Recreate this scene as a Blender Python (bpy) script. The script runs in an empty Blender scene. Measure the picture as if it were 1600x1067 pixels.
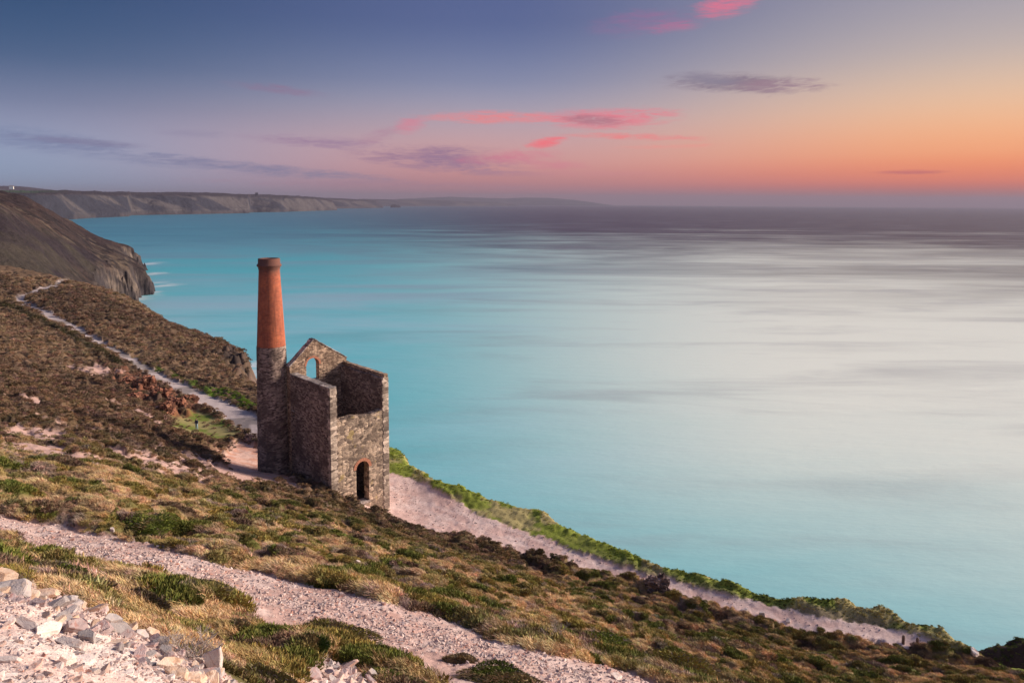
import bpy, bmesh, math, random
import numpy as np
from mathutils import Matrix, Vector

# ------------------------------------------------------------------ camera, light, sky, exposure
S = bpy.context.scene
COL = S.collection
H = 95.0                      # eye height above the sea
F = 1100.0                    # focal length in pixels of a 1600 px wide frame
PITCH, ROLL, SHIFT = math.radians(5.46), math.radians(0.34), -0.0700
cam_d = bpy.data.cameras.new('camera')
cam = bpy.data.objects.new('camera', cam_d); COL.objects.link(cam)
cam_d.sensor_width = 36; cam_d.lens = 36 * F / 1600; cam_d.shift_y = SHIFT
cam_d.clip_start = 0.1; cam_d.clip_end = 120000
RM = Matrix.Rotation(math.pi / 2 - PITCH, 3, 'X') @ Matrix.Rotation(ROLL, 3, 'Z')
cam.matrix_world = Matrix.Translation((0, 0, H)) @ RM.to_4x4()
S.camera = cam
SUN_AZ, SUN_EL = math.radians(74), math.radians(19)     # azimuth measured from +Y towards +X
sd = bpy.data.lights.new('sun', 'SUN'); sd.energy = 5.0; sd.angle = math.radians(20); sd.color = (1.0, 0.84, 0.70)
sun = bpy.data.objects.new('sun', sd); COL.objects.link(sun)
sv = Vector((math.sin(SUN_AZ) * math.cos(SUN_EL), math.cos(SUN_AZ) * math.cos(SUN_EL), math.sin(SUN_EL)))
sun.rotation_euler = sv.to_track_quat('Z', 'Y').to_euler()
S.view_settings.view_transform = 'Standard'; S.view_settings.look = 'None'
S.view_settings.exposure = 0.45; S.view_settings.gamma = 1.0
S.cycles.use_denoising = True
S.cycles.volume_bounces = 0; S.cycles.max_bounces = 6; S.cycles.diffuse_bounces = 3
S.cycles.transparent_max_bounces = 8

def lin(r, g, b):
    f = lambda c: (c / 255 / 12.92) if c <= 10 else ((c / 255 + .055) / 1.055) ** 2.4
    return (f(r), f(g), f(b), 1.0)

class NT:
    """thin helper round a node tree"""
    def __init__(s, tree): s.t = tree; s.n = tree.nodes; s.l = tree.links
    def new(s, ty, **kw):
        n = s.n.new(ty)
        for k, v in kw.items(): setattr(n, k, v)
        return n
    def set(s, sock, v):
        if isinstance(v, bpy.types.NodeSocket): s.l.new(v, sock)
        elif v is not None: sock.default_value = v
    def math(s, op, a, b=None, c=None, clamp=False):
        n = s.new('ShaderNodeMath', operation=op, use_clamp=clamp)
        s.set(n.inputs[0], a); s.set(n.inputs[1], b); s.set(n.inputs[2], c)
        return n.outputs[0]
    def smooth(s, v, a, b, lo=0.0, hi=1.0):
        n = s.new('ShaderNodeMapRange', interpolation_type='SMOOTHSTEP')
        s.set(n.inputs['Value'], v)
        for k, q in (('From Min', a), ('From Max', b), ('To Min', lo), ('To Max', hi)): n.inputs[k].default_value = q
        return n.outputs[0]
    def mix(s, f, a, b, mode='MIX'):
        n = s.new('ShaderNodeMix', data_type='RGBA', blend_type=mode)
        s.set(n.inputs['Factor'], f); s.set(n.inputs[6], a); s.set(n.inputs[7], b)
        return n.outputs[2]
    def ramp(s, f, stops, interp='LINEAR'):
        n = s.new('ShaderNodeValToRGB'); s.set(n.inputs[0], f)
        cr = n.color_ramp; cr.interpolation = interp
        while len(cr.elements) < len(stops): cr.elements.new(.5)
        for e, (p, c) in zip(cr.elements, stops): e.position = p; e.color = c if len(c) == 4 else (*c, 1)
        return n.outputs[0]
    def noise(s, vec, scale, detail=3, rough=.5, dist=0.0):
        n = s.new('ShaderNodeTexNoise'); s.set(n.inputs['Vector'], vec)
        n.inputs['Scale'].default_value = scale; n.inputs['Detail'].default_value = detail
        n.inputs['Roughness'].default_value = rough; n.inputs['Distortion'].default_value = dist
        return n.outputs[0]
    def mapping(s, vec, scale=(1, 1, 1), rot=(0, 0, 0), loc=(0, 0, 0)):
        n = s.new('ShaderNodeMapping'); s.set(n.inputs['Vector'], vec)
        n.inputs['Scale'].default_value = scale; n.inputs['Rotation'].default_value = rot; n.inputs['Location'].default_value = loc
        return n.outputs[0]
    def comb(s, x, y, z):
        n = s.new('ShaderNodeCombineXYZ'); s.set(n.inputs[0], x); s.set(n.inputs[1], y); s.set(n.inputs[2], z)
        return n.outputs[0]

world = bpy.data.worlds.new('World'); S.world = world; world.use_nodes = True
W = NT(world.node_tree); W.n.clear()
tc = W.new('ShaderNodeTexCoord').outputs['Generated']
sep = W.new('ShaderNodeSeparateXYZ'); W.l.new(tc, sep.inputs[0])
dx, dy, dz = sep.outputs
az = W.math('ARCTAN2', dx, dy)                          # 0 ahead, + to the right
el = W.math('ARCSINE', dz)
# elevation in degrees / 30
e = W.math('MULTIPLY', el, 180 / math.pi / 30, clamp=True)
D = lambda deg: min(1.0, deg / 30)
left = W.ramp(e, [(0, lin(136, 166, 200)), (D(2), lin(140, 164, 196)), (D(4.5), lin(142, 150, 180)), (D(6.5), lin(112, 122, 154)),
                  (D(9.5), lin(52, 84, 124)), (D(14), lin(28, 64, 106)), (1, lin(60, 78, 118))], 'B_SPLINE')
mid = W.ramp(e, [(0, lin(150, 120, 138)), (D(1.0), lin(190, 112, 118)), (D(3.2), lin(220, 154, 146)), (D(6.5), lin(172, 160, 172)),
                 (D(9.5), lin(122, 132, 164)), (D(14), lin(66, 84, 134)), (1, lin(84, 92, 136))], 'B_SPLINE')
right = W.ramp(e, [(0, lin(122, 84, 88)), (D(.7), lin(190, 84, 66)), (D(1.7), lin(248, 108, 58)), (D(3.6), lin(253, 160, 94)), (D(7), lin(234, 192, 152)),
                   (D(10.5), lin(180, 168, 166)), (D(14.5), lin(150, 145, 158)), (1, lin(132, 132, 154))], 'B_SPLINE')
fl = W.smooth(az, math.radians(-38), math.radians(0))
fr = W.smooth(az, math.radians(-2), math.radians(36))
sky = W.mix(fr, W.mix(fl, left, mid), right)
# behind the viewer: soft dusk blue
back = W.ramp(e, [(0, lin(150, 140, 160)), (.5, lin(120, 130, 160)), (1, lin(100, 112, 150))])
fb = W.smooth(dy, -.55, .05)
sky = W.mix(fb, back, sky)
# clouds: wisps in sky directions.  (az deg, el deg, half width, half height, tilt, colour, strength)
azd = W.math('MULTIPLY', az, 180 / math.pi); eld = W.math('MULTIPLY', el, 180 / math.pi)
cvec = W.comb(azd, eld, 0.0)
n1 = W.noise(W.mapping(cvec, (.13, .95, 1), rot=(0, 0, .04)), 1.0, 7, .66, 1.0)
n2 = W.noise(W.mapping(cvec, (.55, 3.2, 1), loc=(7, 3, 0), rot=(0, 0, -.08)), 1.0, 7, .68, 1.2)
nn = W.math('ADD', W.math('MULTIPLY', n1, .5), W.math('MULTIPLY', n2, .5))
PINK, ROSE, GREY, MAUVE, BLUE, RED = lin(236, 124, 124), lin(216, 118, 138), lin(126, 108, 124), lin(150, 112, 142), lin(98, 112, 152), lin(208, 92, 84)
def deg(px, py):
    d = RM @ Vector(((px - 800) / F, (533.5 - py) / F + SHIFT * 1600 / F, -1)); d.normalize()
    return math.degrees(math.atan2(d.x, d.y)), math.degrees(math.asin(d.z))
CL = [(790, 185, 125, 9, -.02, PINK, .8), (950, 186, 105, 14, .02, lin(232, 112, 128), .85), (925, 188, 45, 7, -.05, GREY, .65), (990, 214, 90, 5, -.04, PINK, .9), (852, 223, 28, 7, .18, lin(244, 104, 114), 1.0),
      (640, 196, 22, 12, .2, ROSE, .6), (690, 248, 110, 17, -.03, MAUVE, 1.0), (800, 246, 70, 10, .05, ROSE, .8), (760, 268, 90, 6, -.05, MAUVE, .6), (870, 258, 50, 7, 0, ROSE, .6),
      (1150, 132, 90, 13, -.06, GREY, 1.0), (1215, 134, 60, 9, -.02, lin(150, 118, 132), .9), (1100, 124, 46, 9, -.12, lin(132, 124, 142), .8), (1132, 10, 38, 14, .1, lin(228, 106, 132), .8), (1010, 36, 70, 16, .05, lin(160, 96, 142), .5), (1050, 43, 40, 7, 0, lin(206, 96, 134), .45),
      (1422, 269, 42, 3, 0, RED, .9), (430, 139, 60, 6, -.08, lin(138, 104, 134), .7), (500, 222, 90, 8, -.03, lin(150, 118, 150), .8), (590, 214, 30, 10, .3, lin(170, 120, 146), .5),
      (300, 210, 40, 6, 0, lin(134, 126, 156), .4), (60, 213, 110, 9, -.12, lin(92, 112, 154), .4), (200, 243, 220, 10, -.1, lin(98, 114, 156), .5), (420, 264, 200, 7, -.08, lin(118, 118, 154), .7),
      (130, 222, 70, 5, -.05, lin(120, 112, 146), .5), (640, 290, 260, 7, -.01, lin(176, 126, 146), .4), (1045, 229, 70, 3, .02, lin(240, 140, 130), .5), (900, 272, 120, 4, 0, lin(214, 132, 140), .4)]
for (px, py, hw, hh, tilt, colr, st) in CL:
    a0, e0 = deg(px, py)
    hw_, hh_ = hw / 18.5, hh / 18.5
    u = W.math('SUBTRACT', azd, a0); v = W.math('SUBTRACT', eld, e0)
    v2 = W.math('SUBTRACT', v, W.math('MULTIPLY', u, tilt))
    q = W.math('ADD', W.math('POWER', W.math('ABSOLUTE', W.math('DIVIDE', u, hw_)), 2.0), W.math('POWER', W.math('ABSOLUTE', W.math('DIVIDE', v2, hh_)), 2.0))
    body = W.smooth(q, 0.0, 3.0, 1.0, 0.0)
    wisp = W.smooth(W.math('ADD', nn, W.math('MULTIPLY', W.math('SUBTRACT', 1.0, q), .10)),   .40, .70)
    m = W.math('MULTIPLY', body, wisp)
    sky = W.mix(W.math('MULTIPLY', m, st * 1.02, clamp=True), sky, colr)
nish = W.new('ShaderNodeTexSky', sky_type='NISHITA'); nish.sun_disc = False
nish.sun_elevation = SUN_EL; nish.sun_rotation = SUN_AZ
sky = W.mix(.004, sky, nish.outputs[0], 'ADD')
bg = W.new('ShaderNodeBackground'); W.l.new(sky, bg.inputs[0]); bg.inputs[1].default_value = 0.80
wo = W.new('ShaderNodeOutputWorld'); W.l.new(bg.outputs[0], wo.inputs[0])

# ------------------------------------------------------------------ general helpers
def ray(px, py):
    d = RM @ Vector(((px - 800) / F, (533.5 - py) / F + SHIFT * 1600 / F, -1))
    h = math.hypot(d.x, d.y)
    return d.x / h, d.y / h, -d.z / h            # horizontal unit direction and fall per metre
def by_drop(px, py, drop):
    a, b, s = ray(px, py); r = drop / s
    return a * r, b * r, r
def tagit(o, label=None, cat=None, group=None, kind=None):
    if label: o['label'] = label
    if cat: o['category'] = cat
    if group: o['group'] = group
    if kind: o['kind'] = kind
    return o
def empty(name, loc, rz=0.0):
    o = bpy.data.objects.new(name, None); COL.objects.link(o); o.location = loc; o.rotation_euler = (0, 0, rz); o.empty_display_size = .3
    return o
def mesh_np(name, verts, faces, smooth=False):
    """verts (n,3), faces (m,k) arrays"""
    me = bpy.data.meshes.new(name)
    verts = np.asarray(verts, np.float32); faces = np.asarray(faces, np.int32)
    k = faces.shape[1]
    me.vertices.add(len(verts)); me.vertices.foreach_set('co', verts.ravel())
    me.loops.add(faces.size); me.loops.foreach_set('vertex_index', faces.ravel())
    me.polygons.add(len(faces)); me.polygons.foreach_set('loop_start', np.arange(0, faces.size, k, dtype=np.int32))
    me.update(calc_edges=True)
    me.polygons.foreach_set('use_smooth', np.full(len(faces), smooth))
    return me
def add_obj(name, me, mat=None, parent=None, loc=None):
    o = bpy.data.objects.new(name, me); COL.objects.link(o)
    if mat and not me.materials: me.materials.append(mat)
    if parent: o.parent = parent
    if loc is not None: o.location = loc
    return o
def add_color(me, name, rgb):
    at = me.attributes.new(name, 'FLOAT_COLOR', 'POINT')
    a = np.ones((len(rgb), 4), np.float32); a[:, :3] = rgb
    at.data.foreach_set('color', a.ravel())
def material(name):
    m = bpy.data.materials.new(name); m.use_nodes = True
    t = NT(m.node_tree); bsdf = t.n['Principled BSDF']
    return m, t, bsdf
def bump(t, h, strength, dist, bsdf):
    b = t.new('ShaderNodeBump'); t.l.new(h, b.inputs['Height']); b.inputs['Strength'].default_value = strength; b.inputs['Distance'].default_value = dist
    t.l.new(b.outputs[0], bsdf.inputs['Normal'])

# numpy noise
def _h(ix, iy, s):
    ix = ix.astype(np.int64); iy = iy.astype(np.int64)
    n = (ix * 374761393 + iy * 668265263 + s * 982451653) & 0x7fffffff
    n = ((n ^ (n >> 13)) * 1274126177) & 0x7fffffff
    n = ((n ^ (n >> 11)) * 461845907) & 0x7fffffff
    return ((n ^ (n >> 15)) & 0xffffff) / float(0xffffff)
def vn(x, y, s=0):
    ix, iy = np.floor(x), np.floor(y); fx, fy = x - ix, y - iy
    fx = fx * fx * fx * (fx * (fx * 6 - 15) + 10); fy = fy * fy * fy * (fy * (fy * 6 - 15) + 10)
    a, b, c, d = _h(ix, iy, s), _h(ix + 1, iy, s), _h(ix, iy + 1, s), _h(ix + 1, iy + 1, s)
    return (a * (1 - fx) + b * fx) * (1 - fy) + (c * (1 - fx) + d * fx) * fy
def fbm(x, y, s=0, o=4, g=.5):
    r = 0; a = 1; t = 0
    for i in range(o):
        r = r + a * vn(x, y, s + i * 17); t += a; a *= g; x = x * 2.03 + 11.3; y = y * 2.03 + 5.7
    return r / t
def worley(x, y, s=0):
    ix, iy = np.floor(x), np.floor(y)
    f1 = np.full(x.shape, 9.0); f2 = np.full(x.shape, 9.0); cid = np.zeros(x.shape)
    for i in (-1, 0, 1):
        for j in (-1, 0, 1):
            cx, cy = ix + i, iy + j
            px = cx + _h(cx, cy, s + 3); py = cy + _h(cx, cy, s + 7)
            d = np.hypot(px - x, py - y)
            nid = _h(cx, cy, s + 11)
            cl = d < f1
            f2 = np.where(cl, f1, np.minimum(f2, d)); cid = np.where(cl, nid, cid); f1 = np.where(cl, d, f1)
    return f1, f2, cid
def sst(a, b, x):
    t = np.clip((x - a) / (b - a), 0, 1); return t * t * (3 - 2 * t)
def tps_fit(P, V, reg=1e-4):
    n = len(P); d = np.hypot(P[:, None, 0] - P[None, :, 0], P[:, None, 1] - P[None, :, 1])
    K = np.where(d > 0, d * d * np.log(d + 1e-12), 0) + np.eye(n) * reg
    Q = np.hstack([np.ones((n, 1)), P]); A = np.zeros((n + 3, n + 3)); A[:n, :n] = K; A[:n, n:] = Q; A[n:, :n] = Q.T
    w = np.linalg.solve(A, np.concatenate([V, [0, 0, 0]]))
    def f(x, y):
        sh = x.shape; x = x.ravel(); y = y.ravel(); out = np.empty(len(x))
        for i in range(0, len(x), 60000):
            a, b = x[i:i + 60000], y[i:i + 60000]
            d2 = (a[:, None] - P[None, :, 0]) ** 2 + (b[:, None] - P[None, :, 1]) ** 2
            out[i:i + 60000] = (.5 * d2 * np.log(d2 + 1e-12)) @ w[:n] + w[n] + w[n + 1] * a + w[n + 2] * b
        return out.reshape(sh)
    return f
def seg_sdf(x, y, poly):
    """signed distance to an open polyline; + on its left side. also arc parameter"""
    best = np.full(x.shape, 1e9); sg = np.ones(x.shape); arc = np.zeros(x.shape); L = 0
    for (ax, ay), (bx, by) in zip(poly[:-1], poly[1:]):
        vx, vy = bx - ax, by - ay; ll = math.hypot(vx, vy)
        t = np.clip(((x - ax) * vx + (y - ay) * vy) / (ll * ll), 0, 1)
        qx, qy = x - ax - t * vx, y - ay - t * vy; d = np.hypot(qx, qy)
        c = d < best - 1e-9
        best = np.where(c, d, best); sg = np.where(c, np.sign(vx * qy - vy * qx + 1e-12), sg); arc = np.where(c, L + t * ll, arc); L += ll
    return best * sg, arc
def inside(x, y, poly):
    r = np.zeros(x.shape, bool); n = len(poly)
    for i in range(n):
        (ax, ay), (bx, by) = poly[i], poly[(i + 1) % n]
        if ay == by: continue
        c = ((ay > y) != (by > y)) & (x < (bx - ax) * (y - ay) / (by - ay) + ax)
        r ^= c
    return r
def poly_sdf(x, y, poly):
    d, _ = seg_sdf(x, y, poly + [poly[0]])
    return np.where(inside(x, y, poly), np.abs(d), -np.abs(d))
def grid_faces(nr, nc):
    i = np.arange(nr - 1)[:, None] * nc + np.arange(nc - 1)[None, :]
    return np.stack([i, i + 1, i + 1 + nc, i + nc], -1).reshape(-1, 4)

# ------------------------------------------------------------------ the near hillside: measured spot heights (frame position, fall below the eye)
CP = [(0, 905, 5.2), (100, 935, 5.4), (170, 960, 5.6), (250, 1000, 5.6), (330, 1035, 5.6), (372, 1067, 5.6), (0, 1000, 4.2), (0, 1067, 3.4), (100, 1020, 4.3), (100, 1067, 3.6), (200, 1067, 4.3), (300, 1067, 5.0),
      (0, 882, 9.6), (150, 903, 9.6), (250, 932, 9.5), (300, 1000, 8.3), (350, 962, 9.9), (400, 1040, 8.2), (450, 1067, 8.0), (450, 1005, 9.6), (520, 1060, 8.5), (600, 1045, 9.4), (700, 1067, 9.7), (780, 1052, 10.4), (900, 1090, 10.4), (1100, 1150, 10.4), (1400, 1200, 12),
      (0, 830, 12), (150, 862, 12), (300, 892, 12), (450, 935, 12.0), (600, 975, 12.0), (750, 1010, 12.0), (900, 1042, 12.0), (1050, 1085, 12), (0, 812, 12.3), (0, 850, 11.8), (300, 875, 12.3), (600, 945, 12.3), (850, 1015, 12.3),
      (0, 475, 33), (0, 540, 30), (0, 600, 25.6), (0, 700, 17.3), (0, 760, 14), (100, 600, 31), (100, 700, 20), (100, 780, 14.0), (200, 600, 35.6), (200, 650, 30), (200, 700, 23.8), (200, 760, 17.8), (200, 820, 13.6),
      (300, 650, 36.4), (300, 690, 33), (300, 740, 25.5), (300, 800, 18), (300, 850, 13.8), (350, 700, 35.6), (350, 760, 26.6), (350, 820, 18.1), (350, 860, 14.4),
      (399, 735, 33.8), (443, 743, 33.6), (519, 776, 33.4), (567, 792, 35.6), (613, 810, 38.1), (480, 760, 33.4), (400, 778, 27.0), (450, 795, 27.0), (450, 820, 22.5), (450, 870, 15.4),
      (600, 830, 34.0), (600, 860, 25.0), (600, 900, 17.4), (700, 835, 38.4), (700, 880, 27), (700, 930, 18.7), (800, 862, 38.7), (800, 900, 30), (800, 940, 22.5), (800, 975, 17),
      (950, 905, 38.8), (950, 960, 29), (950, 1000, 22.5), (950, 1030, 17.6), (1100, 950, 38.9), (1100, 1000, 31), (1100, 1055, 22), (1250, 988, 38.9), (1250, 1040, 31), (1250, 1067, 27.5), (1400, 1012, 38.8), (1400, 1060, 33),
      (1530, 1035, 38.6), (1600, 1050, 38.0), (1600, 1067, 35.5), (1850, 1110, 36), (1850, 1200, 28), (1200, 1100, 21),
      (640, 770, 38.3), (612, 715, 37.5), (700, 762, 37.9), (800, 788, 38.2), (890, 822, 38.3), (965, 862, 38.3), (1100, 902, 38.3), (1210, 932, 38.2), (1270, 935, 37.9), (1375, 956, 38.0), (1465, 986, 38.2), (1515, 1015, 38.4),
      (395, 665, 36.4), (307, 672, 36.3), (340, 682, 36.2), (300, 620, 37), (230, 580, 37.5), (130, 520, 36.5), (35, 467, 32.5), (100, 437, 31.6), (60, 450, 31.8),
      (300, 570, 40), (200, 530, 38.8), (385, 625, 38.4), (350, 600, 40), (370, 580, 42.5), (398, 606, 40), (0, 450, 30.5), (-120, 400, 25), (-120, 600, 22), (-200, 800, 10)]
CRESTP = [(385, 556, 44.5), (350, 541, 43.3), (300, 519, 42), (250, 497, 41), (223, 481, 40.3), (188, 467, 39), (154, 455, 37), (101, 438, 32.5), (50, 425, 29), (0, 416, 27)]
CP += CRESTP
PP, VV = [], []
for px, py, dr in CP:
    x, y, r = by_drop(px, py, dr); PP.append((1.3 * math.atan2(x, y), math.log(r))); VV.append(dr / r)
BEYOND = []
for px, py, dr in CRESTP[2:]:
    x, y, r = by_drop(px, py, dr); PP.append((1.3 * math.atan2(x, y), math.log(r * 1.11))); VV.append(dr / r + .014); BEYOND.append((x * 1.09, y * 1.09))
for a in (-50, -25, 0, 25, 50):
    for r, dr in ((1.3, 1.72), (3.0, 2.45)):
        PP.append((1.3 * math.radians(a), math.log(r))); VV.append(dr / r)
for a in (-12, 5, 22, 42):
    for r, dr in ((5.5, 5.3), (8.5, 7.4)):
        PP.append((1.3 * math.radians(a), math.log(r))); VV.append(dr / r)
_f = tps_fit(np.array(PP), np.array(VV), 2e-4)
def base_z(x, y):
    r = np.hypot(x, y) + 1e-6
    return H - r * _f(1.3 * np.arctan2(x, y), np.log(r))
EDGE_PX = [(1900, 1140, 36), (1700, 1072, 37), (1600, 1046, 37.9), (1560, 1031, 38.2), (1515, 1013, 38.3), (1465, 985, 38.2), (1420, 972, 38.1), (1375, 955, 38), (1320, 944, 38), (1270, 933, 37.9), (1210, 932, 38.1), (1150, 914, 38.2), (1100, 902, 38.3), (1015, 878, 38.3), (965, 862, 38.3), (925, 843, 38.2), (890, 820, 38.2), (850, 795, 38.2), (800, 785, 38.2), (745, 768, 38), (700, 758, 37.9),
           (640, 728, 37.6), (612, 706, 37.5), (500, 650, 39), (397, 606, 40.5), (375, 590, 43), (377, 572, 44), (382, 555, 45.3), (360, 543, 45), (340, 535, 45)]
EDGE = [by_drop(*p)[:2] for p in EDGE_PX] + BEYOND + [(BEYOND[-1][0] * 1.5, BEYOND[-1][1] * 1.05)]
HS_ = 0.0
def hummock(x, y):
    """mounds of wind-clipped heather: height 0..1 and the id of each mound"""
    wx = x + 1.2 * (fbm(x * .35, y * .35, 5, 3) - .5); wy = y + 1.2 * (fbm(x * .35 + 9, y * .35, 8, 3) - .5)
    c, s = math.cos(.5), math.sin(.5)
    u = (wx * c - wy * s); v = (wx * s + wy * c)
    f1, f2, cid = worley(u * .50, v * .78, 21)
    g1, g2, gid = worley(u * 1.15 + 4, v * 1.5, 31)
    d1 = np.sqrt(np.clip(1 - (f1 / .85) ** 2, 0, 1)); d2 = np.sqrt(np.clip(1 - (g1 / .85) ** 2, 0, 1))
    return d1, cid, d2, gid
def hit(px, py, r0=3.0, r1=420.0):
    a, b, s = ray(px, py)
    rs = np.exp(np.linspace(math.log(r0), math.log(r1), 900)); z = base_z(a * rs, b * rs); rz = H - s * rs
    k = np.argmax(rz < z)
    if rz[k] >= z[k]: k = int(np.argmin(rz - z))
    return a * rs[k], b * rs[k]
def P_(pts): return [hit(*p) for p in pts]
TRMID = P_([(-160, 798), (0, 833), (150, 862), (300, 895), (450, 938), (600, 975), (750, 1015), (900, 1055), (1050, 1100)])
COMID = P_([(560, 745), (620, 775), (700, 805), (800, 838), (900, 878), (1000, 908), (1100, 932), (1200, 956), (1300, 978), (1400, 996), (1470, 1014), (1540, 1034), (1620, 1062)])
TRACK = P_([(-160, 775), (0, 808), (100, 822), (160, 838), (230, 852), (300, 870), (400, 893), (500, 915), (560, 927), (640, 950), (720, 974), (760, 992), (860, 1020), (960, 1042), (1040, 1070), (1150, 1110),
            (1000, 1180), (850, 1120), (715, 1090), (665, 1064), (600, 1036), (520, 1010), (440, 1000), (425, 1008), (400, 985), (378, 958), (330, 932), (275, 915), (225, 903), (150, 893), (60, 868), (0, 853), (-160, 820)])
COAST = P_([(600, 735), (650, 752), (700, 775), (740, 800), (790, 820), (850, 842), (900, 864), (960, 884), (1000, 895), (1050, 909), (1100, 922), (1200, 948), (1300, 968), (1400, 986), (1450, 1001), (1486, 1013),
            (1470, 1017), (1440, 1011), (1400, 1008), (1330, 1000), (1250, 985), (1180, 968), (1100, 945), (1050, 931), (990, 913), (930, 897), (860, 878), (800, 860), (740, 842), (700, 834), (650, 822), (613, 812), (560, 790), (500, 765), (470, 730), (540, 715)])
LANE = P_([(399, 692), (378, 674), (345, 652), (318, 640), (300, 631), (270, 612), (240, 593), (215, 577), (190, 561), (160, 544), (130, 526), (100, 511), (70, 496), (35, 478), (22, 466), (30, 461),
           (40, 470), (75, 487), (105, 503), (135, 518), (165, 536), (195, 552), (225, 569), (260, 589), (300, 606), (330, 621), (360, 631), (399, 646), (430, 665), (440, 700)])
LANE2 = P_([(28, 466), (60, 451), (85, 446), (98, 438), (108, 434), (106, 438), (92, 448), (62, 457), (36, 468)])
SOIL = P_([(330, 742), (338, 715), (350, 697), (372, 690), (399, 692), (445, 720), (480, 765), (450, 757), (420, 758), (385, 756)])
LAWN = P_([(256, 664), (270, 652), (300, 642), (318, 642), (350, 656), (378, 677), (366, 692), (335, 690), (300, 684), (275, 676)])
GREEN = P_([(235, 572), (275, 590), (330, 612), (350, 612), (399, 634), (420, 650), (399, 644), (360, 630), (330, 620), (300, 605), (262, 588)])
BANK = P_([(-80, 446), (0, 477), (60, 502), (100, 522), (145, 547), (185, 573)])
CRAG = P_([(352, 546), (372, 550), (384, 556), (390, 572), (384, 592), (366, 580), (350, 566), (338, 552)])
RED_ = P_([(170, 575), (200, 580), (240, 590), (290, 625), (308, 640), (300, 650), (262, 655), (240, 648), (215, 630), (190, 600)])
SCREES = [hit(*p[:2]) + (p[2], p[3]) for p in [(40, 677, 5, 1.6), (60, 703, 3, 1.4), (90, 712, 3.5, 1.4), (130, 672, 3, 1.0), (215, 722, 3.5, 1.5), (270, 735, 5, 1.8), (235, 660, 4, 1.6), (355, 735, 6, 3.0), (200, 640, 3.5, 1.5), (150, 580, 4, 1), (60, 632, 3, 1)]]
HEAP = P_([(-150, 870), (0, 905), (60, 922), (100, 935), (140, 950), (170, 962), (215, 985), (260, 1005), (330, 1038), (368, 1067)]) + [(-1.2, 2.6), (-.4, .6), (-3, .8), (-9, 3), (-13, 8)]
HEAP2 = P_([(470, 1067), (478, 1045), (500, 1030), (530, 1030), (560, 1042), (590, 1067), (600, 1100), (470, 1100)])

def zones(x, y):
    wob = (fbm(x * .8, y * .8, 40, 3) - .5)
    w1 = wob * 1.1
    z = {}
    z['track'] = sst(-.12, .25, poly_sdf(x, y, TRACK) + w1 * .9)
    z['coast'] = sst(-.1, .18, poly_sdf(x, y, COAST) + w1 * 1.0 + (fbm(x * 2.6, y * 2.6, 42, 2) - .5) * .7)
    z['lane'] = np.maximum(sst(-.1, .3, poly_sdf(x, y, LANE) + w1 * 1.2), sst(-.6, .4, poly_sdf(x, y, LANE2)))
    z['soil'] = sst(-.6, 1.2, poly_sdf(x, y, SOIL) + w1 * 3)
    z['lawn'] = sst(-.6, .9, poly_sdf(x, y, LAWN) + w1 * 1.5)
    z['green'] = sst(-.6, 1.0, poly_sdf(x, y, GREEN) + w1 * 2)
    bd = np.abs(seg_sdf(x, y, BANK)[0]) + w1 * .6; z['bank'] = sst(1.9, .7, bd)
    z['crag'] = sst(-1.5, 2.5, poly_sdf(x, y, CRAG) + w1 * 5)
    z['red'] = sst(-1, 1.5, poly_sdf(x, y, RED_) + w1 * 6)
    sc = np.zeros(x.shape)
    for (a, b, ra, rb) in SCREES:
        q = np.hypot((x - a) / (ra * 1.35), (y - b) / (ra * 1.35)) ; sc = np.maximum(sc, 1 - q + wob * 1.5)
    z['scree'] = sst(.1, .4, sc)
    z['heap'] = sst(-.15, .15, poly_sdf(x, y, HEAP) + w1 * .3)
    z['heap2'] = sst(-.1, .15, poly_sdf(x, y, HEAP2) + w1 * .3)
    return z

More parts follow.
